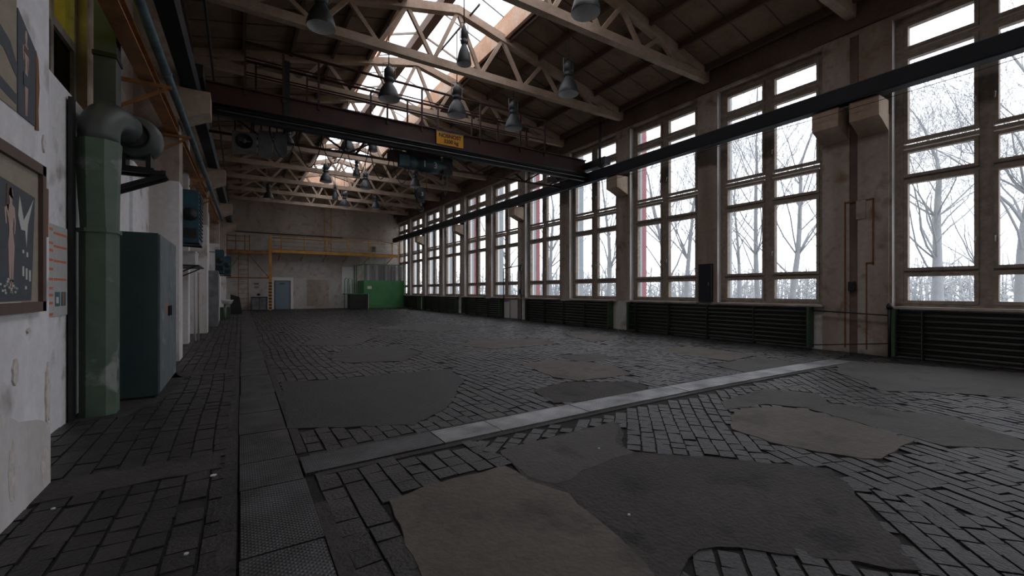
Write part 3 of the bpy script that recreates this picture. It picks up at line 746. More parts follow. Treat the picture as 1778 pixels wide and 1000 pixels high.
# hoist trolley
ho = root('electric_hoist', (4.7, 12.55, 4.95), 'dark green electric hoist marked 13 under the crane', 'hoist')
m = MB(); m.lathe([(0, 4.15), (.18, 4.15), (.2, 4.2), (.2, 4.45), (.17, 4.47), (.17, 4.6), (.21, 4.62), (.21, 5.25), (.17, 5.27), (.15, 5.5), (0, 5.5)], (0, 12.55, 5.16), teald, 20, 'x'); m.build('motor_drum', ho)
m = MB(); m.box(4.25, 5.3, 12.5, 12.6, 5.35, 5.5, redm); m.box(3.7, 4.2, 12.4, 12.7, 5.2, 5.42, redm); m.build('trolley_frame', ho)
m = MB(); m.box(3.95, 4.25, 12.32, 12.5, 4.98, 5.3, heat); m.build('motor_box', ho)
m = MB(); m.box(5.35, 5.65, 12.4, 12.68, 4.95, 5.45, blackm); m.build('gear_housing', ho)
text_mesh('1', .26, wornw, 'number', ho, Matrix.Translation((4.72, 12.33, 5.13)) @ rot, bold=.004)
text_mesh('3', .26, wornw, 'number', ho, Matrix.Translation((5.06, 12.33, 5.13)) @ rot, bold=.004)
for x in (4.49, 4.86):
    m = MB(); m.tube([(x, 12.55, 5.1), (x, 12.55, 4.3)], .008, blackm, 6); m.build('hoist_rope', ho)
m = MB(); m.lathe([(0, -.07), (.15, -.07), (.19, -.04), (.19, .04), (.15, .07), (0, .07)], (4.67, 12.55, 4.28), blackm, 20, 'y'); m.prism([(4.49, 4.28), (4.85, 4.28), (4.76, 4.0), (4.58, 4.0)], 'y', 12.49, 12.61, blackm); hb = m.build('hook_block', ho)
text_mesh('3', .16, wornw, 'number', hb, Matrix.Translation((4.70, 12.475, 4.26)) @ rot, bold=.003)
pts = [(4.67, 12.55, 4.02), (4.67, 12.55, 3.9)]+[(4.66-.09*math.sin(t), 12.55, 3.82+.09*math.cos(t)) for t in [PI*1.85, PI*1.6, PI*1.3, PI, PI*.7, PI*.45]]
m = MB(); m.tube(pts, [.03, .028, .03, .032, .034, .034, .026, .014], blackm, 8); m.build('hook', ho)
m = MB(); m.lathe([(.0, 0), (.04, 0), (.04, .12), (0, .12)], (4.67, 12.55, 3.9), greym, 10); m.build('hook_shank', ho)
m = MB(); pts = [(5.5, 12.5, 5.0), (5.52, 12.5, 4.5), (5.45, 12.5, 4.3), (5.38, 12.5, 4.6), (5.36, 12.5, 5.0)]; m.tube(pts, .012, greym, 6); m.build('control_cable', ho)

# ------------------------------------------------------------------ overhead pipes on the left
def pipe_l(name, x, z, r, mt, label, y0, y1, cat='pipe'):
    m = MB(); m.tube([(x+LX(y0), y0, z), (x+LX((y0+y1)/2), (y0+y1)/2, z), (x+LX(y1), y1, z)], r, mt, 12); return tag(m.build(name), label, cat)
o = pipe_l('overhead_pipe', -.94, 4.6, .058, tealp, 'long teal pipe running under the left crane beam', .5, 24)
for y in (3.1, 8.2, 13.2):
    m = MB(); m.lathe([(.058, -.04), (.07, -.04), (.07, .04), (.058, .04)], (-.94+LX(y), y, 4.6), tealp, 12, 'y'); m.build('pipe_flange', o)
m = MB(); y0, y1 = 4.34, 24
for z0, z1, xa, xb in ((4.50, 4.52, -1.22, -1.04), (4.34, 4.36, -1.22, -1.04), (4.36, 4.5, -1.14, -1.12)):
    m.hexa([(xa+LX(y0), y0, z0), (xb+LX(y0), y0, z0), (xb+LX(y1), y1, z0), (xa+LX(y1), y1, z0), (xa+LX(y0), y0, z1), (xb+LX(y0), y0, z1), (xb+LX(y1), y1, z1), (xa+LX(y1), y1, z1)], mt := orangeb)
tag(m.build('steel_beam'), 'long rusty orange steel beam beside the teal pipe on the left', 'beam')
for y, w_ in zip((8.0, 10.4, 14.0, 16.9), ('nearest', 'second', 'third', 'fourth')):
    m = MB(); m.bar((-1.55+LX(y), y, 4.3), (-.85+LX(y), y, 4.3), .04, .05, orangeb); m.bar((-1.45+LX(y), y, 3.9), (-.9+LX(y), y, 4.28), .03, .04, orangeb)
    tag(m.build('pipe_bracket'), 'rusty triangular bracket under the orange beam, %s one' % w_, 'bracket', 'brackets under the orange beam')
m = MB(); m.tube([(-.604+.01*k_, -2+k_*3.0, 7.2) for k_ in range(13)], .03, blackm, 8); tag(m.build('conductor_pipe'), 'thin black pipe running along under the trusses at left', 'pipe')

# ------------------------------------------------------------------ duct, fan, cabinet
D_ = root('ventilation_duct', (-1.3, 6.48, 0), 'tall green sheet-metal duct standing on the floor by the left wall', 'duct')
m = MB()
def duct_ring(z, x0, x1, y0, y1, c):
    return [(x0+c, y0, z), (x1-c, y0, z), (x1, y0+c, z), (x1, y1-c, z), (x1-c, y1, z), (x0+c, y1, z), (x0, y1-c, z), (x0, y0+c, z)]
def loft(m, rings, mt, sm=False):
    b = len(m.v); n = len(rings[0])
    for r in rings: m.v += r
    for i in range(len(rings)-1):
        for j in range(n): m.face([b+i*n+j, b+i*n+(j+1) % n, b+(i+1)*n+(j+1) % n, b+(i+1)*n+j], mt, sm)
    m.face([b+j for j in range(n)][::-1], mt); m.face([b+(len(rings)-1)*n+j for j in range(n)], mt)
loft(m, [duct_ring(z, -1.43, -1.13, 6.30, 6.62, .07) for z in (0, 1.98)], ductm); m.build('lower_section', D_)
m = MB(); loft(m, [duct_ring(1.98, -1.45, -1.11, 6.28, 6.64, .08), duct_ring(2.02, -1.45, -1.11, 6.28, 6.64, .08)], ductm); m.build('flange', D_)
m = MB(); loft(m, [duct_ring(2.02, -1.42, -1.13, 6.30, 6.62, .07), duct_ring(2.5, -1.445, -1.12, 6.28, 6.62, .09), duct_ring(2.98, -1.46, -1.10, 6.26, 6.62, .105)], ductm); m.build('upper_section', D_)
def arc(c, r, a0, a1, n, plane):
    out = []
    for i in range(n+1):
        a = a0+(a1-a0)*i/n; u, v = r*math.cos(a), r*math.sin(a); out.append((c[0]+plane[0][0]*u+plane[1][0]*v, c[1]+plane[0][1]*u+plane[1][1]*v, c[2]+plane[0][2]*u+plane[1][2]*v))
    return out
dirv = (.28, .96, 0)
pts = [(-1.28, 6.44, 2.96)]+arc((-1.28+.28*.26, 6.44+.25, 3.06), .26, PI, PI/2, 8, (dirv, (0, 0, 1)))+[(-1.15, 6.95, 3.32)]
m = MB(); m.tube(pts, .175, ductg, 18); m.build('elbow', D_)
F = root('duct_fan', (-1.1, 7.25, 2.93), 'round grey extractor fan on a wall bracket above the dark cabinet', 'fan')
m = MB(); m.lathe([(0, -.14), (.22, -.14), (.26, -.10), (.27, 0), (.26, .12), (.22, .16), (0, .16)], (-1.08, 7.22, 3.28), ductg, 28, 'y'); m.build('fan_casing', F)
m = MB(); m.lathe([(.15, -.15), (.17, -.2), (.14, -.2), (.12, -.15)], (-1.08, 7.22, 3.28), blackm, 20, 'y'); m.build('inlet_ring', F)
m = MB(); m.box(-1.22, -1.17, 7.1, 7.35, 2.9, 3.1, blackm); m.box(-.98, -.93, 7.1, 7.35, 2.9, 3.1, blackm); m.box(-1.25, -.9, 7.1, 7.35, 2.88, 2.91, blackm); m.build('fan_foot', F)
B_ = root('fan_bracket', (-1.2, 7.3, 2.5), 'black angle-iron wall bracket carrying the fan', 'bracket')
m = MB(); m.bar((-1.52, 7.12, 2.86), (-.78, 7.12, 2.86), .05, .05, blackm); m.bar((-1.52, 7.36, 2.86), (-.78, 7.36, 2.86), .05, .05, blackm); m.bar((-.80, 7.05, 2.86), (-.80, 7.42, 2.86), .05, .05, blackm); m.build('shelf_frame', B_)
for y in (7.12, 7.36):
    m = MB(); m.bar((-1.50, y, 2.50), (-.80, y, 2.84), .04, .05, blackm); m.build('brace', B_)
V = root('riser_duct', (-1.36, 7.3, 3.45), 'dark square duct rising from the fan to the roof', 'duct')
m = MB(); m.box(-1.44, -1.24, 6.98, 7.26, 3.42, 4.15, ductg); m.build('duct_section', V); m = MB(); m.box(-1.45, -1.225, 6.96, 7.28, 4.15, 4.2, blackm); m.build('flange', V); m = MB(); m.box(-1.44, -1.24, 6.99, 7.25, 4.2, 7.4, ductg); m.build('duct_section', V)
m = MB(); m.box(-1.47, -1.435, 6.2, 6.30, 0, 3.35, blackm); tag(m.build('dark_gap_strip'), 'black vertical strip between the wall and green duct', 'dark gap strip')  # black strip stands in for the dark gap beside the duct

def cabinet(y0, y1, x0, x1, h, label, front):
    r = root('metal_cabinet', ((x0+x1)/2, (y0+y1)/2, 0), label, 'cabinet')
    MB().box(x0, x1-.02, y0, y1, .03, h, cabm).build('body', r)
    MB().box(x0+.03, x1-.05, y0+.03, y1-.03, 0, .03, blackm).build('plinth', r)
    n = 2
    for i in range(n):
        a = y0+.015+(y1-y0-.03)*i/n; b = a+(y1-y0-.03)/n-.01
        dr = MB().box(x1-.02, x1, a, b, .06, h-.02, front).build('cabinet_door', r)
        if i == 0: dr['label'] = 'worn grey door with scratched paint'
        yy = b-.08 if i == 0 else a+.08
        MB().box(x1, x1+.025, yy-.015, yy+.015, 1.0, 1.14, blackm).build('door_handle', dr)
    return r
c = cabinet(7.03, 8.75, -1.44, -.83, 2.08, 'dark teal metal cabinet with worn grey doors behind the green duct', cabd)
q = MB().box(-.829, -.826, 7.62, 7.68, 1.02, 1.2, porange).build('sticker', c)
q['label'] = 'small orange sticker'
# grey cabinet far along the left wall
r = root('metal_cabinet', (-.78, 20.4, 0), 'plain grey cabinet standing against the left wall past the white pilaster', 'cabinet')
MB().box(-.92, -.64, 19.9, 20.9, 0, 2.12, greym).build('body', r); MB().box(-.64, -.62, 19.95, 20.85, .05, 2.08, cabd).build('cabinet_door', r)
# small control box on cabinet side and wall pipes
m = MB(); m.box(-.86, -.78, 9.0, 9.25, 1.55, 1.75, blackm)
# wall heaters
def heater(x, y, z, s, label):
    r = root('wall_heater', (x, y, z), label, 'heater', 'blue fan heaters on the left wall')
    MB().box(x-.17*s, x+.16*s, y, y+1.0*s, z, z+1.12*s, heat).build('casing', r)
    t = MB()
    for i in range(12): t.box(x+.16*s, x+.185*s, y+.06, y+1.0*s-.06, z+.1+i*.085*s, z+.13+i*.085*s, teald)
    t.build('louvre', r)
    t = MB(); t.lathe([(0, -.04), (.13*s, -.04), (.14*s, 0), (0, 0)], (x-.0, y, z+.6*s), blackm, 20, 'y'); t.build('fan', r); MB().box(x-.12, x+.12, y-.02, y, z+.1, z+.3, blackm).build('terminal_box', r)
    MB().bar((x-.5, y+.9*s, z+.02), (x+.17, y+.9*s, z-.02), .04, .04, blackm).build('wall_bracket', r)
    t = MB(); t.bar((x-.5, y+.1, z+.02), (x+.17, y+.1, z-.02), .04, .04, blackm); t.bar((x-.5, y+.1, z+1.0*s), (x, y+.1, z+1.0*s), .03, .03, blackm); t.bar((x-.45, y+.1, z-.02), (x-.45, y+.1, z+1.1*s), .04, .04, blackm); t.build('wall_bracket', r)
    return r
heater(-.86, 11.45, 2.38, 1.0, 'large dark teal fan heater on the left wall above the shelf, nearest')
heater(-.62, 21.2, 2.07, .85, 'bright blue fan heater further along the left wall, second')
heater(-.45, 27.2, 2.16, .9, 'farthest blue fan heater on the left wall')
S = root('wall_shelf', (-1.0, 12.6, 1.88), 'narrow steel shelf on the left wall below the nearest heater', 'shelf')
MB().box(-1.36, -.72, 11.9, 13.5, 1.90, 1.93, blackm).build('shelf_board', S); t = MB(); t.bar((-1.36, 12.0, 1.6), (-.8, 12.0, 1.9), .03, .03, blackm); t.bar((-1.36, 13.4, 1.6), (-.8, 13.4, 1.9), .03, .03, blackm); t.build('shelf_bracket', S)
r = root('storage_box', (-.95, 12.4, 1.93), 'pale box lying on the narrow wall shelf', 'box')
MB().box(-1.15, -.80, 12.0, 12.9, 1.93, 2.20, wornw).build('box_body', r); MB().box(-1.16, -.79, 11.99, 12.91, 2.20, 2.24, wornw).build('lid', r)
m = MB(); m.box(-1.33, -1.18, 11.95, 12.35, 1.93, 2.22, pwood); tag(m.build('wooden_crate'), 'small brown box behind the pale box on the wall shelf', 'box')
m = MB(); m.tube([(-1.12+LX(14), 14.35, 0), (-1.12+LX(14), 14.35, 1.85)], .025, wornw, 8); m.tube([(-1.05+LX(14), 14.45, 0), (-1.05+LX(14), 14.45, 1.85)], .02, conc, 8); tag(m.build('wall_pipe'), 'pair of pale vertical pipes on the left wall past the cabinet', 'pipe')
m = MB(); m.box(-.685, -.65, 23.4, 23.9, .7, 2.0, reveal); tag(m.build('notice_board'), 'pale notice board on the left wall below the second blue heater', 'notice board')
t = root('wash_basin', (-.5, 24.5, 0), 'small pale wash basin low on the far left wall', 'basin')
MB().lathe([(.0, .72), (.18, .74), (.26, .90), (.28, .92), (.25, .92), (.16, .78), (0, .77)], (-.42, 24.6, 0), whitem, 18).build('bowl', t); MB().tube([(-.5, 24.6, 0), (-.5, 24.6, .74)], .05, greym, 8).build('drain_pipe', t)
m = MB(); m.prism([(-.35, 0), (.25, 0), (.1, 1.0), (-.35, 1.15)], 'y', 30.0, 30.2, blackm); tag(m.build('leaning_board'), 'black board leaning in the far left corner', 'board')
# corner junk
m = MB()
m.box(-.9, -.3, 25.2, 25.9, 0, .55, radg); tag(m.build('parts_bin'), 'low dark green bin on the floor at the far left wall', 'bin')

# ------------------------------------------------------------------ posters on the near wall
P = root('framed_poster', (-1.11, 3.72, 1.2), 'brown framed dark poster of a woman on the near left wall', 'framed poster')
m = MB(); y0, y1, z0, z1 = 3.30, 4.14, 1.215, 2.18
for a in ((y0, y1, z0, z0+.065), (y0, y1, z1-.065, z1), (y0, y0+.06, z0, z1), (y1-.06, y1, z0, z1)): m.box(-1.115, -1.085, *a, pframe)
m.build('picture_frame', P)
m = MB(); m.box(-1.114, -1.108, y0+.05, y1-.05, z0+.05, z1-.05, ptan); m.build('mount_board', P)
m = MB(); X = -1.106
m.prism([(3.36, 1.29), (3.96, 1.29), (4.02, 1.95), (3.6, 1.98), (3.36, 1.99)], 'x', -1.108, X, pdark); m.build('poster_sheet', P)
def fig(cy, z0, s, X, mt=skin, w_=1.0):                   # simple standing figure printed on a poster
    body = [(-.02, 0), (-.005, 0), (.0, .28), (.012, .0), (.03, 0), (.045, .25), (.055, .42), (.04, .50), (.035, .56), (.055, .66), (.09, .72), (.075, .60), (.095, .60), (.115, .74), (.06, .78), (.03, .79), (.03, .82), (.045, .87), (.035, .93), (.01, .95), (-.015, .93), (-.025, .87), (-.01, .82), (-.012, .79), (-.05, .77), (-.07, .64), (-.055, .52), (-.04, .52), (-.05, .62), (-.035, .68), (-.02, .56), (-.03, .50), (-.05, .40), (-.035, .22)]
    m = MB(); m.prism([(cy-a*s*w_, z0+b*s) for a, b in body], 'x', X-.001, X+.001, mt); return m
g = fig(3.67, 1.36, .62, -1.105, w_=1.3).build('poster_print', P); g['label'] = 'pale standing figure'
m = MB(); m.prism([(3.69, 1.88), (3.66, 1.97), (3.61, 1.96), (3.60, 1.84), (3.63, 1.80), (3.64, 1.9)], 'x', X, X+.002, pframe); m.build('poster_print', P)
m = MB(); m.prism([(3.78, 1.92), (3.84, 1.78), (3.92, 1.86), (3.99, 1.93), (3.97, 1.90), (3.90, 1.76), (3.88, 1.62), (3.86, 1.72), (3.80, 1.72), (3.76, 1.80)], 'x', X, X+.002, plight)
for i, (a, b_, c_) in enumerate(((3.82, 1.60, .02), (3.88, 1.59, .03), (3.82, 1.50, .06), (3.87, 1.49, .07), (3.92, 1.48, .07), (3.86, 1.38, .02))): m.box(X, X+.002, a, a+.025, b_-c_, b_, plight)
random.seed(3)
for i in range(26):
    a = 3.52+random.random()*.22; z = 1.33+random.random()*.09*(1-abs(a-3.63)*3); m.box(X, X+.002, a, a+.02, z, z+.012, plight)
m.box(X, X+.002, 3.38, 3.8, 1.275, 1.285, plight); m.build('poster_print', P)
m = MB(); m.box(-1.12, -1.10, 4.17, 4.235, 1.72, 2.05, pwood); tag(m.build('wood_strip'), 'torn strip of brown wood beside the framed poster', 'strip')
P = root('wall_poster', (-1.118, 3.9, 2.45), 'dark unframed poster of a standing woman high on the near left wall', 'poster')
m = MB(); m.prism([(3.79, 2.42), (4.05, 2.42), (4.06, 2.92), (4.0, 2.95), (3.79, 3.05)], 'x', -1.12, -1.114, pdark); m.build('poster_sheet', P)
fig(3.91, 2.44, .56, -1.113, w_=.9).build('poster_print', P)
m = MB(); m.prism([(3.865, 2.62), (3.93, 2.62), (3.93, 2.69), (3.86, 2.70)], 'x', -1.113, -1.1105, pdark); m.build('poster_print', P); m = MB(); m.prism([(3.87, 2.83), (3.94, 2.82), (3.94, 2.86), (3.87, 2.87)], 'x', -1.113, -1.1105, pframe); m.build('poster_print', P)
m = MB(); m.prism([(4.06, 2.40), (4.11, 2.41), (4.10, 2.55), (4.12, 2.70), (4.10, 2.88), (4.06, 2.92)], 'x', -1.12, -1.112, pwood); tag(m.build('wood_strip'), 'narrow brown strip along the edge of the upper poster', 'strip')
P = root('wall_poster', (-1.118, 3.6, 2.45), 'tan and dark poster at the left picture edge beside the woman poster', 'poster')
m = MB(); m.box(-1.12, -1.115, 3.3, 3.775, 2.42, 3.2, ptan); m.build('poster_sheet', P)
m = MB(); m.prism([(3.3, 2.50), (3.775, 2.46), (3.775, 2.52), (3.3, 2.58)], 'x', -1.115, -1.113, pdark); m.build('poster_print', P); m = MB(); m.prism([(3.3, 2.74), (3.6, 2.72), (3.775, 2.62), (3.775, 2.70), (3.68, 2.80), (3.3, 2.9)], 'x', -1.115, -1.113, pdark)
m.build('poster_print', P)
N_ = root('notice_sheet', (-1.475, 5.95, 1.1), 'grey notice sheet with orange bars beside the green duct', 'notice')
m = MB(); m.box(-1.48, -1.472, 5.5, 6.19, 1.11, 1.98, ppaper); m.build('paper_sheet', N_)
m = MB(); X = -1.471
for z in (1.93, 1.80, 1.73, 1.64, 1.555, 1.46, 1.375, 1.31, 1.235, 1.13): m.box(-1.472, X, 5.6, 5.78, z-.012, z+.012, porange)
for z in (1.90, 1.775, 1.635, 1.46): m.box(-1.472, X, 5.80, 6.16, z-.010, z+.012, porange)
m.build('orange_bar', N_)
m = MB(); m.box(-1.472, X, 5.83, 5.97, 1.20, 1.34, tealp); m.box(-1.472, X, 6.0, 6.14, 1.20, 1.34, tealp); m.box(X, X+.001, 5.86, 5.93, 1.23, 1.29, plight); m.box(X, X+.001, 6.05, 6.07, 1.21, 1.33, porange); m.build('small_photo', N_)

# ------------------------------------------------------------------ back gallery, ladders
G = root('service_gallery', (6.5, 35, 4.05), 'yellow railed gallery along the back wall above the door', 'gallery')
yg = 34.9
MB().box(2.05, 11.1, yg-.08, yg+.08, 4.05, 4.27, yel).build('gallery_beam', G); MB().box(2.1, 11.1, yg, YB, 4.27, 4.30, blackm).build('deck', G)
t = MB()
for z, r_ in ((5.28, .028), (5.1, .035), (4.85, .015), (4.55, .015)): t.tube([(2.0, yg, z), (9.9 if z > 5 else 10.6, yg, z)], r_, yel, 6)
t.tube([(9.9, yg, 5.28), (11.1, yg, 5.1)], .03, yel, 6); t.tube([(11.1, yg, 5.1), (11.1, yg, 4.2)], .03, yel, 6); t.build('railing', G)
for x in (2.65, 4.15, 5.65, 7.15, 8.75, 10.6):
    t = MB(); t.tube([(x, yg, 5.28), (x, yg, 4.0), (x-.12, yg+.5, 3.75), (x-.1, YB, 3.6)], .04, yel, 6); t.build('railing_post', G)
C1 = root('yellow_column', (1.95, 34.9, 0), 'yellow and black striped steel column left of the back door', 'column')
MB().box(1.86, 2.04, yg-.09, yg+.09, 0, 5.2, yel).build('column_shaft', C1)
t = MB()
for i in range(9): t.box(1.85, 2.05, yg-.10, yg+.10, .1+i*.22, .19+i*.22, blackm)
t.build('warning_stripe', C1)
G2 = root('side_platform', (.6, 34.9, 3.9), 'orange steel platform over the ladder in the far left corner', 'platform')
MB().box(-.8, 1.86, yg-.1, yg+.1, 3.9, 4.12, orangeb).build('platform_beam', G2); MB().box(-.8, 1.86, yg, YB, 4.12, 4.15, blackm).build('deck', G2)
MB().box(-.8, 1.86, yg-.05, yg+.05, 2.2, 2.3, orangeb).build('lower_beam', G2)
t = MB(); t.bar((.6, yg, 3.9), (1.86, yg, 2.3), .06, .06, orangeb); t.bar((-.7, yg, 2.4), (.2, yg, 3.9), .04, .04, orangeb); t.build('brace', G2)
t = MB(); t.tube([(-.6, yg, 4.75), (.7, yg, 4.75)], .03, orangeb, 6); t.tube([(-.6, yg, 5.1), (.7, yg, 5.1)], .03, orangeb, 6); t.build('railing', G2)
for x in (-.6, -.1, .42, .7):
    MB().bar((x, yg, 4.1), (x, yg, 5.2), .06, .06, orangeb).build('railing_post', G2)
def ladder(x0, x1, y, z0, z1, mt, label, n):
    r = root('wall_ladder', ((x0+x1)/2, y, z0), label, 'ladder')
    for x in (x0, x1): MB().bar((x, y, z0), (x, y, z1), .05, .05, mt).build('ladder_rail', r)
    for i in range(n): z = z0+(z1-z0)*(i+.5)/n; MB().tube([(x0, y, z), (x1, y, z)], .014, mt, 6).build('rung', r)
    return r
ladder(.05, .62, 35.2, 0, 4.0, orangeb, 'rusty ladder from the floor to the far left platform', 12)
ladder(5.62, 6.12, 35.8, 4.3, 8.95, yel, 'tall yellow ladder rising from the gallery to the skylight end', 17)
r = root('steel_cabinet', (1.3, 35.4, 0), 'low dark two-door cabinet beside the striped column', 'cabinet')
MB().box(.82, 1.76, 35.0, 35.6, .05, .88, greym).build('body', r); t = MB(); t.box(.78, 1.8, 34.97, 35.63, .88, .93, blackm); t.box(.8, .84, 34.98, 35.02, 0, .9, blackm); t.box(1.74, 1.78, 34.98, 35.02, 0, .9, blackm); t.box(1.27, 1.30, 34.98, 35.0, .05, .88, blackm); t.build('top_frame', r)
m = MB(); m.prism([(1.28, .98), (1.42, 1.08), (1.28, 1.18), (1.14, 1.08)], 'y', YB-.02, YB-.01, blackm); tag(m.build('warning_sign'), 'small dark diamond sign on the back wall above the low cabinet', 'sign')
for z, w_ in ((1.6, 'lower'), (1.85, 'upper')):
    m = MB(); m.box(1.0, 1.3, YB-.06, YB, z, z+.04, blackm); tag(m.build('wall_hook_rail'), 'short dark hook rail over the low cabinet, %s one' % w_, 'hook rail', 'hook rails over the low cabinet')
m = MB(); m.box(9.3, 9.55, YB-.1, YB, 4.55, 4.95, greym); tag(m.build('fuse_box'), 'small grey box on the back wall behind the gallery railing', 'electrical box')

# green booth
Bo = root('office_booth', (9.7, 34.8, 0), 'green partition booth with curtained glass in the far right corner', 'booth')
MB().box(8.15, 11.3, 34.0, 34.06, .03, 2.15, boothg).build('front_panel', Bo); MB().box(8.15, 8.21, 34.06, YB, .03, 2.15, boothg).build('side_panel', Bo)
t = MB()
for x in (8.15, 9.7, 11.25): t.box(x, x+.05, 34.0, 34.05, 2.15, 3.4, frameg)
t.box(8.15, 11.3, 34.0, 34.06, 3.36, 3.42, frameg); t.box(8.15, 8.2, 34.0, YB, 3.36, 3.42, frameg); t.build('window_frame', Bo)
MB().box(8.2, 11.25, 34.02, 34.03, 2.15, 3.36, glass_dusty).build('glass_pane', Bo)
t = MB(); b = None; n = 60
pts = [(8.25+3.0*i/n, 34.12+.03*math.sin(i*1.3)) for i in range(n+1)]
for (xa, ya), (xb, yb) in zip(pts[:-1], pts[1:]): t.hexa([(xa, ya, 2.0), (xb, yb, 2.0), (xb, yb+.01, 2.0), (xa, ya+.01, 2.0), (xa, ya, 3.3), (xb, yb, 3.3), (xb, yb+.01, 3.3), (xa, ya+.01, 3.3)], curtain)
t.build('curtain', Bo)
MB().box(8.4, 8.72, 33.985, 34.0, 1.5, 1.72, whitem).build('paper_notice', Bo)
m = MB(); m.box(6.95, 7.8, YB-.05, YB, 1.1, 3.25, reveal); tag(m.build('white_panel'), 'tall white panel on the back wall left of the green booth', 'panel')
m = MB()
for x in (7.9, 8.05): m.tube([(x, YB-.1, 0), (x, YB-.1, 3.4)], .03, frameg, 6)
tag(m.build('wall_pipe'), 'two dark green vertical pipes between white panel and booth', 'pipe')
r = root('work_bench', (7.5, 33.4, 0), 'black low bench with a green rail before the booth', 'bench')
MB().box(6.95, 8.25, 33.2, 33.9, .02, 1.1, blackm).build('body', r); MB().box(6.6, 8.3, 33.15, 33.95, 1.1, 1.15, frameg).build('bench_top', r)
t = MB()
for x in (6.62, 6.85): t.tube([(x, 33.4, 0), (x, 33.4, 2.1), (x+.1, 33.4, 2.3), (x+.3, 33.4, 2.2), (x+.35, 33.4, 1.15)], .025, frameg, 6)
t.build('rail', r)
MB().box(8.25, 8.29, 33.15, 33.2, 0, 1.1, wornw).build('corner_post', r)

# ------------------------------------------------------------------ litter on the floor
random.seed(11)
for i, (px, py, l) in enumerate(((370, 827, 'largest white scrap, on the blocks left of the lengthwise channel'), (92, 885, 'white chip at the foot of the near left wall'), (323, 964, 'tiny pale chip near the bottom left corner'), (1040, 780, 'tiny pale chip on the diagonal blocks'), (1092, 896, 'tiny pale chip on the dark asphalt'))):
    x, y = fl(px, py); s = .018 if i == 0 else .009
    m = MB(); m.prism([(x-s, y-s*.6), (x+s*.3, y-s), (x+s*1.3, y+s*.1), (x+s*.2, y+s*.9), (x-s*.8, y+s*.5)], 'z', .004, .012, whitem)
    tag(m.build('floor_scrap'), l, 'scrap', 'pale scraps on the floor')

# ------------------------------------------------------------------ outside
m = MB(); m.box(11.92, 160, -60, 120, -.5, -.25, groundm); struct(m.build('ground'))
for y in [4.03]+[7.55+3.22*i for i in range(9)]:
    i = round((y-4.03)/3.22); mainp = (i % 2 == 0)
    hw = .6 if i == 0 else .27
    r = root('facade_fin', (12.1, y, -.25), '', 'facade fin', 'vertical cladding fins outside the windows')
    w_ = ['first', 'second', 'third', 'fourth', 'fifth', 'sixth', 'seventh', 'eighth', 'ninth', 'tenth'][i]
    r['label'] = ('white fin with a red edge' if mainp else 'plain white cladding fin')+' outside the windows, %s one counted from the right' % w_
    MB().box(11.93, 12.07 if mainp else 12.2, y-hw, y+hw, -.25, 7.2, finw).build('panel', r)
    if mainp:
        q = MB().box(12.07, 12.3, y-hw, y+hw, -.25, 7.2, finr).build('edge_strip', r); q['label'] = 'red edge strip'

def tree(base, h, r0, seed, lean=(0, 0), depth=6, spread=.55, dens=1.0):
    rnd = random.Random(seed); m = MB()
    def branch(p, d, L, r, lvl, main=False):
        k = 7 if main else (4 if lvl < 3 else 3); pts = [tuple(p)]; rs = [r]; q = Vector(p); dd = Vector(d).normalized()
        for i in range(k):
            wob = .05 if main else .16+.05*lvl
            dd = (dd+Vector((rnd.uniform(-1, 1), rnd.uniform(-1, 1), rnd.uniform(-.5, .7)))*wob).normalized()
            q = q+dd*(L/k); pts.append(tuple(q)); rs.append(max(.004, r*(1-(.62 if main else .55)*(i+1)/k)))
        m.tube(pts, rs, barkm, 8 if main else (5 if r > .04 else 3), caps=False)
        if lvl >= depth or len(m.v) > 170000: return
        nb = int((22 if main else rnd.choice((3, 4, 4)))*dens)
        for i in range(nb):
            t = rnd.uniform(.30 if main else .2, 1); idx = min(k, max(1, int(t*k+.5)))
            a = rnd.uniform(0, 2*PI); ax = dd.orthogonal().normalized(); ax = Matrix.Rotation(a, 3, dd) @ ax
            nd = (dd*(.75 if main else 1)+ax*spread*rnd.uniform(.9, 1.9)+Vector((0, 0, .18))).normalized()
            f = 1.1-.6*t if main else rnd.uniform(.5, .85)
            branch(pts[idx], nd, L*f*(.62 if main else 1), rs[idx]*rnd.uniform(.22, .42), lvl+1)
        if not main or True:
            branch(pts[-1], dd, L*(.45 if main else .6), rs[-1]*.9, lvl+1)
    branch((base[0], base[1], -.3), (lean[0], lean[1], 1), h*.62, r0, 0, True)
    return m
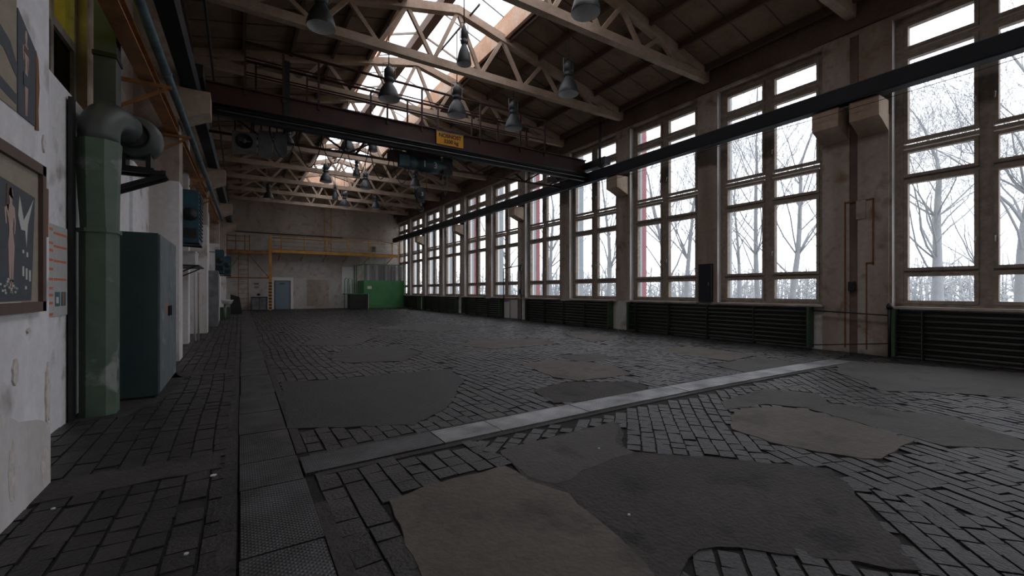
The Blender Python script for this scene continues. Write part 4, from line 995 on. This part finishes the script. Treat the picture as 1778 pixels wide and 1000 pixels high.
trees = [(1628, 20, 11.5, .25, 'broad bare tree with a thick trunk outside the rightmost window', .6), (1775, 15, 11, .22, 'bare tree at the right picture edge outside the rightmost window', .6),
         (1372, 19, 12, .15, 'bare tree with a bent trunk in the right half of the second window', .55), (1318, 22, 13, .15, 'slender bare tree just left of the mullion of the second window', .5), (1285, 27, 12, .13, 'thin bare tree at the left side of the second window', .5),
         (1165, 27, 13, .17, 'bare tree in the right half of the third window, left trunk', .45), (1192, 30, 14, .18, 'bare tree in the right half of the third window, right trunk', .45),
         (1055, 30, 12, .18, 'bare tree in the right half of the fourth window', .5), (955, 34, 13, .2, 'bare tree seen through the fifth window', .5), (1700, 32, 13, .2, 'smaller bare tree behind the broad one at right', .6),
         (1240, 34, 14, .2, 'distant bare tree hidden partly by the pier left of the second window', .5), (1440, 30, 13, .2, 'distant bare tree hidden partly by the wide pier', .5), (885, 38, 13, .2, 'faint bare tree seen through the sixth window', .5)]
for i, (px, D, h, r0, l, sp) in enumerate(trees):
    u = (px-889)/754; x, y = D*(SY+CY*u), D*(CY-SY*u)
    m = tree((x, y), h, r0, 20+i, (random.uniform(-.05, .05), random.uniform(-.05, .05)), depth=5 if i < 2 else 4, spread=sp, dens=.85 if i < 2 else .95)
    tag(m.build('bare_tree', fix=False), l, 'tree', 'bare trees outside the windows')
rnd = random.Random(5); m = MB()
for i in range(900):
    t = rnd.random(); ang = rnd.uniform(-.25, 1.35); R = rnd.uniform(36, 52); x, y = R*math.cos(ang), R*math.sin(ang)
    if x < 15: continue
    h = rnd.uniform(1.6, 4.2); dx, dy = rnd.uniform(-.6, .6), rnd.uniform(-.6, .6)
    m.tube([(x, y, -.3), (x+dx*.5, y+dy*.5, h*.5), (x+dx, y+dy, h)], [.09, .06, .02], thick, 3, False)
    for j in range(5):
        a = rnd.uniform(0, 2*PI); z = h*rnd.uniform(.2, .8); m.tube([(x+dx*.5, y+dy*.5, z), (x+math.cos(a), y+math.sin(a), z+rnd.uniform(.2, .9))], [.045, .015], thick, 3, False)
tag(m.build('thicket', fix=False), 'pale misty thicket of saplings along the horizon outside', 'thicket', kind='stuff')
